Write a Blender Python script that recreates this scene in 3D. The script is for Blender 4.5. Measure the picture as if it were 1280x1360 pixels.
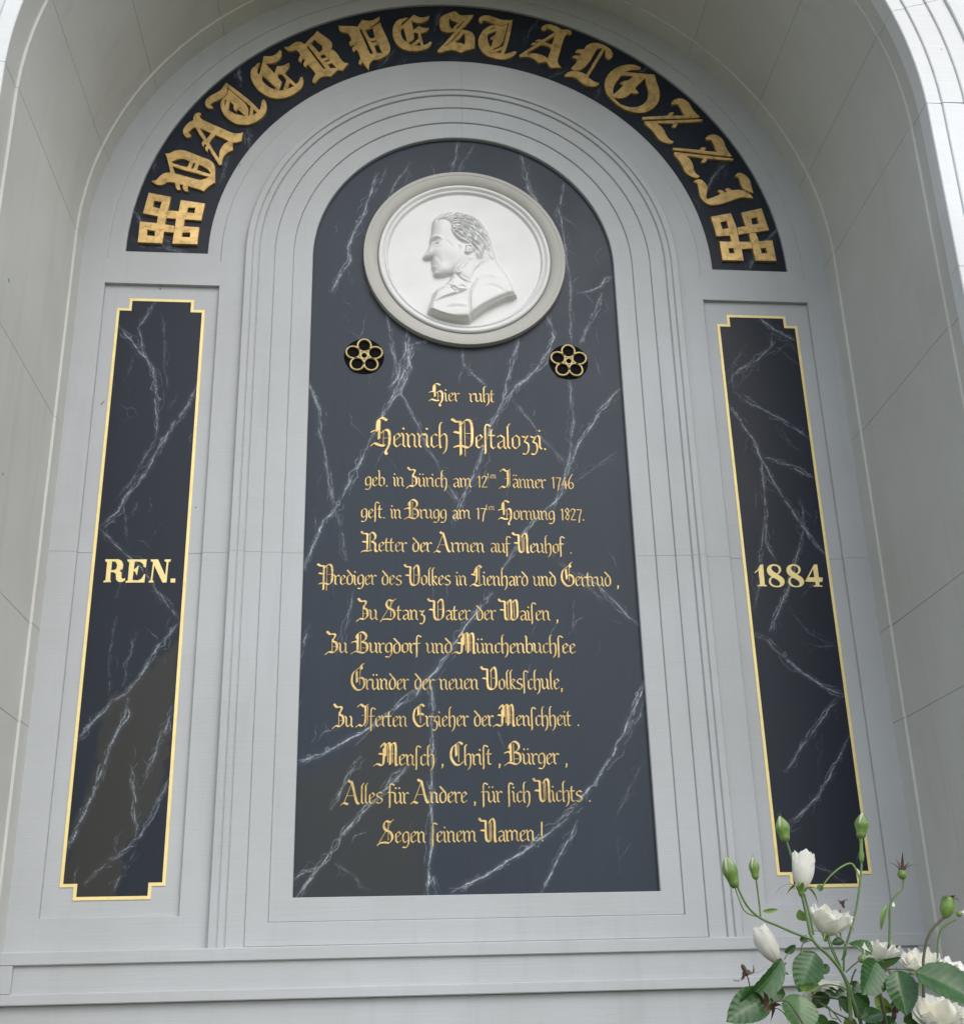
import bpy, math, random
import numpy as np
from mathutils import Vector, Matrix
from mathutils.geometry import delaunay_2d_cdt
random.seed(7); RNG = np.random.default_rng(11)
S = bpy.context.scene
for o in list(bpy.data.objects): bpy.data.objects.remove(o)
sin, cos, pi, rad = math.sin, math.cos, math.pi, math.radians

# ------------------------------------------------------------------ camera
CAM = (-0.4735, -5.1408, -0.3926); PITCH, YAW, ROLL, F = 0.3789, -0.1018, 0.0259, 1627.0364
Rc = (Matrix.Rotation(YAW, 3, 'Z') @ Matrix.Rotation(PITCH, 3, 'X') @ Matrix.Rotation(ROLL, 3, 'Y'))
cd = bpy.data.cameras.new('camera'); cam = bpy.data.objects.new('camera', cd); S.collection.objects.link(cam)
m = Matrix((( Rc[0][0], Rc[0][2], -Rc[0][1]), (Rc[1][0], Rc[1][2], -Rc[1][1]), (Rc[2][0], Rc[2][2], -Rc[2][1]))).to_4x4()
m.translation = CAM; cam.matrix_world = m
cd.sensor_fit = 'HORIZONTAL'; cd.sensor_width = 36; cd.lens = F/1280*36; cd.clip_start = .05; cd.clip_end = 400
S.camera = cam
def at(px, py, Y):
    d = Rc @ Vector(((px-640)/F, 1, -(py-680)/F)); t = (Y-CAM[1])/d.y
    return Vector(CAM)+d*t
# ------------------------------------------------------------------ light
SUN_EL, SUN_AZ = rad(44), rad(22)          # azimuth measured from -y (behind the viewer) towards +x
w = bpy.data.worlds.new('World'); S.world = w; w.use_nodes = True
nt = w.node_tree; nt.nodes.clear()
sky = nt.nodes.new('ShaderNodeTexSky'); sky.sky_type = 'NISHITA'; sky.sun_disc = False
sky.sun_elevation = SUN_EL; sky.sun_rotation = pi-SUN_AZ; sky.air_density = 1.0; sky.dust_density = 2.0; sky.ozone_density = .6
bg = nt.nodes.new('ShaderNodeBackground'); bg.inputs[1].default_value = .15
wo = nt.nodes.new('ShaderNodeOutputWorld')
hs = nt.nodes.new('ShaderNodeHueSaturation'); hs.inputs['Saturation'].default_value = .45
nt.links.new(sky.outputs[0], hs.inputs['Color']); nt.links.new(hs.outputs[0], bg.inputs[0]); nt.links.new(bg.outputs[0], wo.inputs[0])
sl = bpy.data.lights.new('sun', 'SUN'); sl.energy = .5; sl.angle = rad(60); sl.color = (1, .98, .96)
so = bpy.data.objects.new('sun', sl); S.collection.objects.link(so)
sd = Vector((sin(SUN_AZ)*cos(SUN_EL), -cos(SUN_AZ)*cos(SUN_EL), sin(SUN_EL)))
so.rotation_euler = sd.to_track_quat('Z', 'Y').to_euler(); so.location = (2, -8, 9)
S.view_settings.view_transform = 'Standard'; S.view_settings.look = 'None'; S.view_settings.gamma = 1
S.view_settings.exposure = 0.70

# ------------------------------------------------------------------ materials
def mat(name, col, rough=.5, metal=0, spec=.5):
    M = bpy.data.materials.new(name); M.use_nodes = True; n = M.node_tree
    b = n.nodes['Principled BSDF']; b.inputs['Base Color'].default_value = (*col, 1)
    b.inputs['Roughness'].default_value = rough; b.inputs['Metallic'].default_value = metal
    b.inputs['Specular IOR Level'].default_value = spec
    return M, n, b
def N(n, t, **k):
    x = n.nodes.new(t)
    for a, v in k.items():
        if a in x.inputs: x.inputs[a].default_value = v
        else: setattr(x, a, v)
    return x
def noise(n, scale, sx=1, sy=1, sz=1, detail=4, rough=.55, src=None):
    tc = N(n, 'ShaderNodeNewGeometry'); mp = N(n, 'ShaderNodeMapping'); mp.inputs['Scale'].default_value = (sx, sy, sz)
    n.links.new(tc.outputs['Position'], mp.inputs[0]) 
    t = N(n, 'ShaderNodeTexNoise', Scale=scale, Detail=detail, Roughness=rough); n.links.new(mp.outputs[0], t.inputs[0]); return t
def ramp(n, src, stops):
    r = N(n, 'ShaderNodeValToRGB'); n.links.new(src, r.inputs[0]); e = r.color_ramp.elements
    while len(e) < len(stops): e.new(.5)
    for el, (p, c) in zip(e, stops): el.position = p; el.color = (*c, 1) if len(c) == 3 else c
    return r
def mix(n, fac, a, b, mode='MIX'):
    x = N(n, 'ShaderNodeMix', data_type='RGBA', blend_type=mode)
    for s, v in ((x.inputs[0], fac), (x.inputs[6], a), (x.inputs[7], b)):
        if hasattr(v, 'is_linked') or hasattr(v, 'links'): n.links.new(v, s)
        elif isinstance(v, (int, float)): s.default_value = v
        else: s.default_value = (*v, 1)
    return x.outputs[2]
def bump(n, b, h, strength, dist, prev=None):
    x = N(n, 'ShaderNodeBump', Strength=strength, Distance=dist); n.links.new(h, x.inputs['Height'])
    if prev is not None: n.links.new(prev, x.inputs['Normal'])
    n.links.new(x.outputs[0], b.inputs['Normal']); return x.outputs[0]

def paint(name, col, brush=1.0):
    M, n, b = mat(name, col, .55, 0, .35)
    br = noise(n, 1, 3.5, 3.5, 110, 6, .68)            # horizontal brush marks
    cl = noise(n, 1.1, 1, 1, 1, 5, .6); sp = noise(n, 60, 1, 1, 1, 2)
    c0 = tuple(v*.87 for v in col); c1 = tuple(min(1, v*1.05) for v in col)
    base = mix(n, ramp(n, cl.outputs[0], [(.3, (0,)*3), (.72, (1,)*3)]).outputs[0], (c0[0]*1.01, c0[1], c0[2]*.97), c1)
    st = noise(n, 1, 9, 9, .8, 4, .7)                # faint run-down streaks
    base = mix(n, ramp(n, st.outputs[0], [(.54, (0,)*3), (.78, (.55,)*3)]).outputs[0], base, tuple(v*.78 for v in col))
    base = mix(n, ramp(n, br.outputs[0], [(.3, (0,)*3), (.72, (.28*brush,)*3)]).outputs[0], base, tuple(min(1, v*1.12) for v in col))
    sc = noise(n, 14, 1, 1, 1, 3, .5)                # tiny chips and fly specks
    base = mix(n, ramp(n, sc.outputs[0], [(.765, (0,)*3), (.785, (.8,)*3)]).outputs[0], base, (.12, .1, .07))
    n.links.new(base, b.inputs['Base Color'])
    p = bump(n, b, br.outputs[0], .42*brush, .0024)
    q = bump(n, b, sp.outputs[0], .12, .001, p)
    return M
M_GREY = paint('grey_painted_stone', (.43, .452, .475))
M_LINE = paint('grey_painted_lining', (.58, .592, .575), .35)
M_WHITE = paint('grey_paint_daylit', (.72, .745, .775), 1.2)  # same paint as inside; stronger daylight out front put into a lighter colour

def marble(name, base, base2, vein=(.42, .50, .60)):
    M, n, b = mat(name, base, .40, 0, .26)
    a = N(n, 'ShaderNodeAttribute', attribute_name='vein'); p = N(n, 'ShaderNodeAttribute', attribute_name='patch')
    cl = noise(n, 3.5, 1, 1, .7, 6, .6); ve = noise(n, 1, 26, 26, 1.2, 4, .6)
    c = mix(n, ramp(n, cl.outputs[0], [(.3, (0,)*3), (.75, (1,)*3)]).outputs[0], base, base2)
    c = mix(n, ramp(n, ve.outputs[0], [(.5, (0,)*3), (.85, (.35,)*3)]).outputs[0], c, tuple(v*.6 for v in base))
    c = mix(n, p.outputs['Fac'], c, (.031, .032, .028))
    fine = noise(n, 120, 1, 1, 1, 2)
    mm = N(n, 'ShaderNodeMath', operation='MULTIPLY'); rr = ramp(n, fine.outputs[0], [(.3, (.35,)*3), (.6, (1,)*3)])
    n.links.new(a.outputs['Fac'], mm.inputs[0]); n.links.new(rr.outputs[0], mm.inputs[1])
    c = mix(n, mm.outputs[0], c, vein)
    n.links.new(c, b.inputs['Base Color'])
    r = ramp(n, cl.outputs[0], [(.3, (.36,)*3), (.7, (.5,)*3)]); n.links.new(r.outputs[0], b.inputs['Roughness'])
    bump(n, b, fine.outputs[0], .08, .0008)
    return M
M_SLAB = marble('dark_veined_slab', (.0165, .026, .041), (.026, .038, .056), (.58, .66, .74))
M_SIDE = marble('navy_veined_panel', (.008, .012, .022), (.013, .019, .031), (.40, .46, .54))

def gold(name, col, dark, metal=.75, rough=.38, blotch=1.0):
    M, n, b = mat(name, col, rough, metal)
    t = noise(n, 26, 1, 1, 1, 5, .65); t2 = noise(n, 7, 1, 1, 1, 3, .5)
    c = mix(n, ramp(n, t.outputs[0], [(.46, (0,)*3), (.72, (.75*blotch,)*3)]).outputs[0], col, dark)
    c = mix(n, ramp(n, t2.outputs[0], [(.4, (0,)*3), (.7, (.55*blotch,)*3)]).outputs[0], c, tuple(v*.62 for v in col))
    n.links.new(c, b.inputs['Base Color']); bump(n, b, t.outputs[0], .25, .0015)
    return M
M_GOLD = gold('worn_gilding', (.76, .52, .21), (.17, .10, .035), .55, .38)
M_GOLD2 = gold('engraved_gilding', (.64, .47, .20), (.18, .11, .04), .5, .4, 1.0)
M_GOLD3 = gold('gold_leaf_paint', (.88, .72, .32), (.62, .44, .15), .2, .5, .4)
M_BRONZE = gold('bronze_gilding', (.42, .33, .16), (.12, .09, .04), .6, .35, .8)
M_BLACK, _n, _b = mat('hole_darkness', (.004, .004, .005), .8, 0, .1)  # dark inside of the rosette holes, put into the colour
M_PLASTER, n_, b_ = mat('white_marble', (.82, .82, .80), .38, 0, .45)
_c = noise(n_, 5, 1, 1, 1, 6, .65); _f = noise(n_, 60, 1, 1, 1, 4)
_k = mix(n_, ramp(n_, _c.outputs[0], [(.42, (0,)*3), (.75, (.5,)*3)]).outputs[0], (.70, .71, .71), (.58, .585, .565))
n_.links.new(_k, b_.inputs['Base Color']); bump(n_, b_, _f.outputs[0], .08, .001)
M_CAV = paint('medallion_surround_paint', (.44, .44, .415), .2)

def green(name, c1, c2, rough=.38, trans=.25):
    M, n, b = mat(name, c1, rough, 0, .5)
    t = noise(n, 90, 1, 1, 1, 3); t2 = noise(n, 25, 1, 1, 1, 2)
    c = mix(n, ramp(n, t.outputs[0], [(.3, (0,)*3), (.7, (1,)*3)]).outputs[0], c1, c2)
    c = mix(n, ramp(n, t2.outputs[0], [(.45, (0,)*3), (.7, (.4,)*3)]).outputs[0], c, tuple(v*.6 for v in c1))
    n.links.new(c, b.inputs['Base Color']); bump(n, b, t.outputs[0], .35, .0012)
    if trans:
        tr = N(n, 'ShaderNodeBsdfTranslucent'); n.links.new(c, tr.inputs[0]); ms = N(n, 'ShaderNodeMixShader'); ms.inputs[0].default_value = trans
        out = n.nodes['Material Output']; n.links.new(b.outputs[0], ms.inputs[1]); n.links.new(tr.outputs[0], ms.inputs[2]); n.links.new(ms.outputs[0], out.inputs[0])
    return M
M_LEAF = green('rose_leaf', (.026, .080, .022), (.045, .120, .034), .24, .12)
M_LEAF2 = green('mid_green_leaf', (.042, .115, .028), (.070, .16, .042), .24, .15)
M_LEAFY = green('young_leaf', (.12, .24, .03), (.20, .32, .05), .4, .35)
M_VEIN = green('leaf_midrib', (.09, .18, .07), (.12, .22, .09), .45, 0)
M_STEM = green('green_stem', (.075, .14, .035), (.11, .19, .05), .4, 0)
M_BSTEM = green('brown_stem', (.09, .06, .04), (.07, .10, .04), .6, 0)
M_BUD = green('bud_green', (.14, .25, .05), (.22, .36, .09), .4, .2)
M_DEAD = green('withered_brown', (.07, .035, .028), (.14, .08, .05), .7, .1)
M_PETAL = green('white_petal', (.84, .84, .76), (.90, .90, .86), .5, .4)
M_CREAM = green('cream_petal', (.84, .81, .68), (.88, .87, .78), .5, .4)
M_STAMEN = green('stamen_ochre', (.45, .30, .08), (.6, .45, .15), .6, 0)
M_GROUND, n_, b_ = mat('gravel_and_lawn', (.2, .2, .16), .9)
_t = noise(n_, .5, 1, 1, 1, 8, .7)
n_.links.new(mix(n_, ramp(n_, _t.outputs[0], [(.42, (0,)*3), (.56, (1,)*3)]).outputs[0], (.15, .13, .07), (.06, .07, .022)), b_.inputs['Base Color'])

# ------------------------------------------------------------------ object helpers
def link(o): S.collection.objects.link(o); return o
def thing(name, label, cat, loc=(0, 0, 0), group=None):
    o = link(bpy.data.objects.new(name, None)); o.location = loc; o['label'] = label; o['category'] = cat
    o.empty_display_size = .1
    if group: o['group'] = group
    return o
def setparent(o, p):
    if p is None: return
    o.parent = p
    base = Matrix.Translation(-wloc(p)); o.location = o.location + base.translation
def wloc(p):
    v = Vector((0, 0, 0))
    while p is not None: v += p.location; p = p.parent
    return v
def obj(name, verts, faces, mtl, parent=None, smooth=None, kind=None, label=None, me=None, loc=None):
    if me is None:
        me = bpy.data.meshes.new(name); me.from_pydata([tuple(v) for v in verts], [], faces); me.validate()
        me.materials.append(mtl)
        if smooth is not None: me.shade_smooth(); me.set_sharp_from_angle(angle=rad(smooth))
    o = link(bpy.data.objects.new(name, me))
    if loc is not None: o.location = loc
    setparent(o, parent)
    if kind: o['kind'] = kind
    if label: o['label'] = label
    return o
def box(name, x0, x1, y0, y1, z0, z1, mtl, parent=None, c=.003, **k):
    # box whose front (-y) edges are chamfered by c
    v = [(x0+c, y0, z0+c), (x1-c, y0, z0+c), (x1-c, y0, z1-c), (x0+c, y0, z1-c),
         (x0, y0+c, z0), (x1, y0+c, z0), (x1, y0+c, z1), (x0, y0+c, z1), (x0, y1, z0), (x1, y1, z0), (x1, y1, z1), (x0, y1, z1)]
    f = [(0, 1, 2, 3), (0, 4, 5, 1), (1, 5, 6, 2), (2, 6, 7, 3), (3, 7, 4, 0), (4, 8, 9, 5), (5, 9, 10, 6), (6, 10, 11, 7), (7, 11, 8, 4)]
    return obj(name, v, f, mtl, parent, **k)
def chamfer(P, d):
    out = [P[0]]
    for a, b, c in zip(P, P[1:], P[2:]):
        a, b, c = Vector(a), Vector(b), Vector(c); l1, l2 = (a-b).length, (c-b).length; e = min(d, l1*.45, l2*.45)
        out += [tuple(b+(a-b)/l1*e), tuple(b+(c-b)/l2*e)]
    return out+[P[-1]]
def sweep(name, prof, stations, mtl, parent, ch=.0025, smooth=25, **k):
    # prof: open list of (r, y); stations: functions r -> (x, z)
    P = chamfer(prof, ch) if ch else prof; n = len(P)
    v = []; f = []
    for s in stations:
        for (r, y) in P: x, z = s(r); v.append((x, y, z))
    for i in range(len(stations)-1):
        for j in range(n-1):
            a = i*n+j; f.append((a, a+1, a+n+1, a+n))
    f.append(tuple(range(n-1, -1, -1))); L = (len(stations)-1)*n; f.append(tuple(range(L, L+n)))
    return obj(name, v, f, mtl, parent, smooth=smooth, **k)
def st_l(z): return lambda r: (-r, z)
def st_r(z): return lambda r: (r, z)
def st_a(a, zs=3.0, cx=0): return lambda r: (cx+r*cos(a), zs+r*sin(a))
def st_cl(r0, z0): return lambda r: (-r, z0-(r-r0))
def st_cr(r0, z0): return lambda r: (r, z0-(r-r0))
def arc(a0, a1, n, zs=3.0): return [st_a(rad(a0+(a1-a0)*i/n), zs) for i in range(n+1)]

# ------------------------------------------------------------------ ground + facade
gz = -1.9
obj('ground', [(-150, -150, gz), (150, -150, gz), (150, 40, gz), (-150, 40, gz)], [(0, 1, 2, 3)], M_GROUND, kind='structure')
FAC = thing('house_facade', 'house wall in grey paint coloured lighter for daylight, with stepped stone arch moulding around the niche mouth', 'wall', (0, -1.226, gz))
ZS = 2.99; CX = -.028
def fst_l(z): return lambda r: (CX-r, z)
def fst_r(z): return lambda r: (CX+r, z)
def fa(a0, a1, n): return [st_a(rad(a0+(a1-a0)*i/n), ZS, CX) for i in range(n+1)]
bands = [(1.860, 1.926, -1.226), (1.926, 2.022, -1.233), (2.022, 2.108, -1.240), (2.108, 2.150, -1.252), (2.150, 2.30, -1.244)]
JA = [1.4, 16.6, 32, 47.5, 63, 79]
cuts = [0.0]+JA+[180-a for a in reversed(JA)]+[180.0]
for (r0, r1, y) in bands:
    pr = [(r0, -1.15), (r0, y), (r1-.003, y), (r1-.003, y+.003), (r1, y+.003), (r1, -1.15)]
    for a0, a1 in zip(cuts, cuts[1:]):
        if a1-a0 < 2: continue
        a0_ = a0 if a0 > 1.5 else 1.4; a1_ = a1 if a1 < 178.5 else 178.6
        sweep('moulding_stone', pr, fa(a0_+.03, a1_-.03, 12), M_WHITE, FAC, .0035)
    zz = [gz, -1.1, -.2, .69, 1.46, 2.24, ZS+.045]
    for z0, z1 in zip(zz, zz[1:]):
        sweep('moulding_stone', pr, [fst_l(z0+.0012), fst_l(z1-.0012)], M_WHITE, FAC, .0035)
        sweep('moulding_stone', pr, [fst_r(z0+.0012), fst_r(z1-.0012)], M_WHITE, FAC, .0035)
# surface of the house wall beyond the arch
v = []; f = []
n = 48
for i in range(n+1):
    a = pi*i/n; v += [(CX+2.3*cos(a), -1.2, ZS+2.3*sin(a)), (CX+6*cos(a)/max(abs(cos(a)), 1e-6) if abs(cos(a)) > .9 else CX+ 5.0*cos(a)/.78*.78*1.08, -1.2, 7.2)]
for i in range(n+1): v[2*i+1] = (CX-6*(2*i/n-1), -1.2, 7.2)
for i in range(n): f.append((2*i, 2*i+1, 2*i+3, 2*i+2))
k0 = len(v); v += [(CX+2.3, -1.2, gz), (CX+6, -1.2, gz), (CX-2.3, -1.2, gz), (CX-6, -1.2, gz)]
f += [(k0, k0+1, 1, 0), (k0+3, k0+2, 2*n, 2*n+1)]
obj('wall_surface', v, f, M_WHITE, FAC)
box('roof_edge', -6.4, 6.4, -1.9, .4, 7.2, 7.35, M_WHITE, FAC, .01)

# ------------------------------------------------------------------ niche lining
NI = thing('wall_niche', 'deep round headed niche lined with smooth grey painted stone, holding the memorial', 'niche', (0, 0, gz))
obj_v = []; f = []
st = [(-1.92, gz), (-1.92, 3)] + [(-1.92*cos(pi*i/40), 3+1.92*sin(pi*i/40)) for i in range(1, 40)] + [(1.92, 3), (1.92, gz)]
for (x, z) in st: obj_v += [(x, -1.21, z), (x, .08, z)]
f = [(2*i, 2*i+1, 2*i+3, 2*i+2) for i in range(len(st)-1)]
obj('light_seal_shell', obj_v, f, M_LINE, NI)  # unseen shell added to stop light leaking in through the joints
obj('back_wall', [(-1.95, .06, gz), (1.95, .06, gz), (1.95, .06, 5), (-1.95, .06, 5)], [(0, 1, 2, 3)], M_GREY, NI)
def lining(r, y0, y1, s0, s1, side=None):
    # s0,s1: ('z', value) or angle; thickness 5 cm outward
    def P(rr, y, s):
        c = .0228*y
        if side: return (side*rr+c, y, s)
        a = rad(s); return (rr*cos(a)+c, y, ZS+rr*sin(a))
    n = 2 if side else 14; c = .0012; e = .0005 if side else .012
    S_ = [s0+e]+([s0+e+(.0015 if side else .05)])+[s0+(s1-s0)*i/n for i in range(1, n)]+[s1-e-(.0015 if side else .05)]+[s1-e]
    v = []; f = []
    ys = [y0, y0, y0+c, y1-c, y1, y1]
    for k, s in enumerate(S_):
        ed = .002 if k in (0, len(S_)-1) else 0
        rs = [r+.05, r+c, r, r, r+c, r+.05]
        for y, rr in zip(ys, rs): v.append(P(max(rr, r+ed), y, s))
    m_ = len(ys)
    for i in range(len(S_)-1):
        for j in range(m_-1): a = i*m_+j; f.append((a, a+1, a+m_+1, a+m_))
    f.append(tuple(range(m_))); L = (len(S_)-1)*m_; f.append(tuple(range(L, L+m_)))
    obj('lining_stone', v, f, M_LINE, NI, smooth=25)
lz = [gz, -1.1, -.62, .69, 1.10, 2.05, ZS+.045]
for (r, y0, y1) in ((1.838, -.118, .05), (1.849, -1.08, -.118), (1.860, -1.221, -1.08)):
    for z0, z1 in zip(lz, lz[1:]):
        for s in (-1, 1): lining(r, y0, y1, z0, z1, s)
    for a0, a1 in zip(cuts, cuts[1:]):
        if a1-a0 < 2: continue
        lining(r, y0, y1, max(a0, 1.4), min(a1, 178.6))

# wall face inside the niche: layered frames of painted stone
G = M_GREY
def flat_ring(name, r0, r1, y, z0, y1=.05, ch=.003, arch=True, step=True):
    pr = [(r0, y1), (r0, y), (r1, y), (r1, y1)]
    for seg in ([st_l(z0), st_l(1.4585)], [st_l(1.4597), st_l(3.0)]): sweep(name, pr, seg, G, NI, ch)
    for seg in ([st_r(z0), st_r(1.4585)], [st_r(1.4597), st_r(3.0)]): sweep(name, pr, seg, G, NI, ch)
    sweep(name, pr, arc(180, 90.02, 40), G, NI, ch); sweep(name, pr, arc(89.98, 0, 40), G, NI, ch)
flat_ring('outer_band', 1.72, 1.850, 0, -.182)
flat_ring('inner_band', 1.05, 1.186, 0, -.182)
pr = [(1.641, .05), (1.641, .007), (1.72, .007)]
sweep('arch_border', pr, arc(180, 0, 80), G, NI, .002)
pr = [(1.186, .007), (1.251, .007), (1.251, .05)]
sweep('arch_border', pr, arc(180, 0, 80), G, NI, .002)
for s in (-1, 1):
    a, b = (1.186, 1.72) if s > 0 else (-1.72, -1.186)
    a2, b2 = (1.172, 1.735) if s > 0 else (-1.735, -1.172)
    box('cross_rail', a2, b2, -.0007, .05, 2.818, 2.952, G, NI, .0006)
    box('arch_border', a, b, .007, .05, 2.952, 3.0, G, NI, .0004)
    box('bottom_rail', a2, b2, -.0007, .05, -.181, -.06, G, NI, .0006)
    box('recessed_field', a, b, .020, .05, -.06, 1.4585, G, NI, .0008)
    box('recessed_field', a, b, .020, .05, 1.4597, 2.818, G, NI, .0008)
for x0, x1 in ((-1.846, 1.846),):
    box('ledge_stone', x0, x1, -.038, .05, -.232, -.182, G, NI, .004)
    box('ledge_stone', x0, x1, -.038, .05, -.374, -.332, G, NI, .004)
    box('plinth_stone', x0, x1, -.008, .05, -1.1, -.374, G, NI, .003)
    box('plinth_stone', x0, x1, -.008, .05, gz, -1.101, G, NI, .003)
box('ledge_panel', -1.787, 1.787, -.022, .05, -.332, -.232, G, NI, .0005)
box('ledge_end', -1.846, -1.787, -.038, .05, -.332, -.232, G, NI, .001)
box('ledge_end', 1.787, 1.846, -.038, .05, -.332, -.232, G, NI, .001)

# ------------------------------------------------------------------ moulded frame around the centre slab
FR = thing('moulded_frame', 'stepped grey stone moulding framing the tall arched centre slab', 'frame', (0, 0, -.182))
for (r0, r1, y, closed) in ((.745, .838, -.002, True), (.838, .928, -.009, True), (.928, 1.001, -.016, False), (1.004, 1.031, -.024, False), (1.034, 1.066, -.030, False)):
    pr = [(r0, .05), (r0, y), (r1, y), (r1, .05)]
    zb = -.182
    if closed:
        segs = [[st_cl(.747, 0), st_l(1.4585)], [st_l(1.4597), st_l(3.0)], arc(180, 90.02, 40), arc(89.98, 0, 40), [st_r(3.0), st_r(1.4597)], [st_r(1.4585), st_cr(.747, 0)],
                [st_cr(.747, 0), st_cl(.747, 0)]]
    else:
        segs = [[st_l(zb), st_l(1.4585)], [st_l(1.4597), st_l(3.0)], arc(180, 90.02, 40), arc(89.98, 0, 40), [st_r(3.0), st_r(1.4597)], [st_r(1.4585), st_r(zb)]]
    for sg in segs: sweep('moulding_stone', pr, sg, G, FR, .003)
for r0, r1, y in ((1.001, 1.004, -.014), (1.031, 1.034, -.021)):
    sweep('moulding_groove', [(r0, .05), (r0, y), (r1, y), (r1, .05)], [st_l(-.182), st_l(3.0)]+arc(180, 0, 80)[1:]+[st_r(-.182)], G, FR, 0)

# ------------------------------------------------------------------ veins painted on the dark slabs
class Paint:
    def __init__(s, x0, x1, z0, z1, d=.0018):
        s.x0, s.z0, s.d = x0, z0, d; s.nx = int((x1-x0)/d)+2; s.nz = int((z1-z0)/d)+2
        s.v = np.zeros((s.nz, s.nx), np.float32); s.p = np.zeros((s.nz, s.nx), np.float32)
    def splat(s, X, Z, I, sig):
        k = max(1, int(math.ceil(2.2*sig/s.d)))
        gx = (X-s.x0)/s.d; gz_ = (Z-s.z0)/s.d; ix = np.round(gx).astype(int); iz = np.round(gz_).astype(int)
        for a in range(-k, k+1):
            for b in range(-k, k+1):
                xx, zz = ix+a, iz+b; ok = (xx >= 0) & (xx < s.nx) & (zz >= 0) & (zz < s.nz)
                wgt = I*np.exp(-(((xx-gx)**2+(zz-gz_)**2)*s.d**2)/(2*sig**2))
                np.maximum.at(s.v, (zz[ok], xx[ok]), wgt[ok].astype(np.float32))
    def strand(s, P, inten, sig, amp, seed, dash=.5):
        r = np.random.default_rng(seed); P = np.array(P, float)
        L = np.r_[0, np.cumsum(np.hypot(*np.diff(P, axis=0).T))]; n = max(4, int(L[-1]/.0016)); t = np.linspace(0, L[-1], n)
        X = np.interp(t, L, P[:, 0]); Z = np.interp(t, L, P[:, 1])
        def nz(wl, sd):
            m = max(4, int(L[-1]/wl)+3); return np.interp(t, np.linspace(0, L[-1], m), np.random.default_rng(sd).normal(size=m))
        e = 1 - np.exp(-np.minimum(t, L[-1]-t)/.02)
        off = amp*(nz(.07, seed+1)*1.2+nz(.025, seed+2)*.4+nz(.009, seed+3)*.12)
        dx = np.gradient(X); dz = np.gradient(Z); q = np.hypot(dx, dz)+1e-9
        X2 = X-dz/q*off; Z2 = Z+dx/q*off
        I = inten*np.clip(.75+dash*nz(.03, seed+4)+.35*dash*nz(.01, seed+5), .08, 1.3)
        fade = np.clip(np.minimum(t, L[-1]-t)/.05, .35, 1)
        s.splat(X2, Z2, I*fade, sig)
        return X2, Z2
    def vein(s, P, w=1.0, seed=0, loops=True):
        s.strand(P, 1.0*w, .00115*(.6+.4*w), .0032, seed, .8)
        s.strand(P, .05*w, .009*(.5+.6*w), .004, seed)
        s.strand(P, .16*w, .0030*(.5+.6*w), .004, seed+3, .9)
        s.strand(P, .5*w, .0009, .008, seed+31, 1.0); s.strand(P, .26*w, .0009, .015, seed+57, 1.2)
        if w > .75:
            X, Z = s.strand(P, .5*w, .0014, .007, seed+91, .7)
            r = np.random.default_rng(seed+5)
            for _ in range(int(len(X)/170)):
                i = r.integers(0, len(X)); a = np.linspace(0, 2*pi, 22); rr = r.uniform(.003, .008)
                s.splat(X[i]+rr*np.cos(a)+r.normal()*.002, Z[i]+rr*1.3*np.sin(a), np.full(22, .5*w), .0012)
    def hair(s, count, seed, lo=.04, hi=.16):
        r = np.random.default_rng(seed); W_, H_ = s.nx*s.d, s.nz*s.d
        for k in range(count):
            x = s.x0+r.uniform(0, W_); z = s.z0+r.uniform(0, H_); a = r.choice([rad(62), rad(75), rad(118), rad(100)])+r.normal()*.15; l = r.uniform(lo, hi)
            c = r.normal()*.25
            s.strand([(x, z), (x+cos(a)*l*.5, z+sin(a)*l*.5), (x+cos(a+c)*l, z+sin(a+c)*l)], r.uniform(.12, .42), .0011, .004, seed+k*7)
    def region(s, poly, val, feather=.02, seed=0):
        P = np.array(poly); xs = s.x0+np.arange(s.nx)*s.d; zs_ = s.z0+np.arange(s.nz)*s.d
        X, Z = np.meshgrid(xs, zs_)
        r = np.random.default_rng(5); sdist = sdf(P, X, Z)
        for wl, am in ((.11, .012), (.04, .006), (.015, .003)):
            g = r.normal(size=(int(s.nz*s.d/wl)+3, int(s.nx*s.d/wl)+3)); a, b = np.arange(s.nz)*s.d/wl, np.arange(s.nx)*s.d/wl; i, j = a.astype(int), b.astype(int); fa_, fb_ = (a-i)[:, None], (b-j)[None, :]
            fa_, fb_ = fa_*fa_*(3-2*fa_), fb_*fb_*(3-2*fb_); q = g[np.ix_(i, j)]*(1-fa_)*(1-fb_)+g[np.ix_(i+1, j)]*fa_*(1-fb_)+g[np.ix_(i, j+1)]*(1-fa_)*fb_+g[np.ix_(i+1, j+1)]*fa_*fb_; sdist = sdist+am*q
        s.p = np.maximum(s.p, np.clip(.5+sdist/feather, 0, 1).astype(np.float32)*val)
    def sample(s, X, Z, buf):
        gx = np.clip((X-s.x0)/s.d, 0, s.nx-1.001); gz_ = np.clip((Z-s.z0)/s.d, 0, s.nz-1.001)
        i, j = gz_.astype(int), gx.astype(int); a, b = gz_-i, gx-j
        return (buf[i, j]*(1-a)*(1-b)+buf[i+1, j]*a*(1-b)+buf[i, j+1]*(1-a)*b+buf[i+1, j+1]*a*b)
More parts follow.
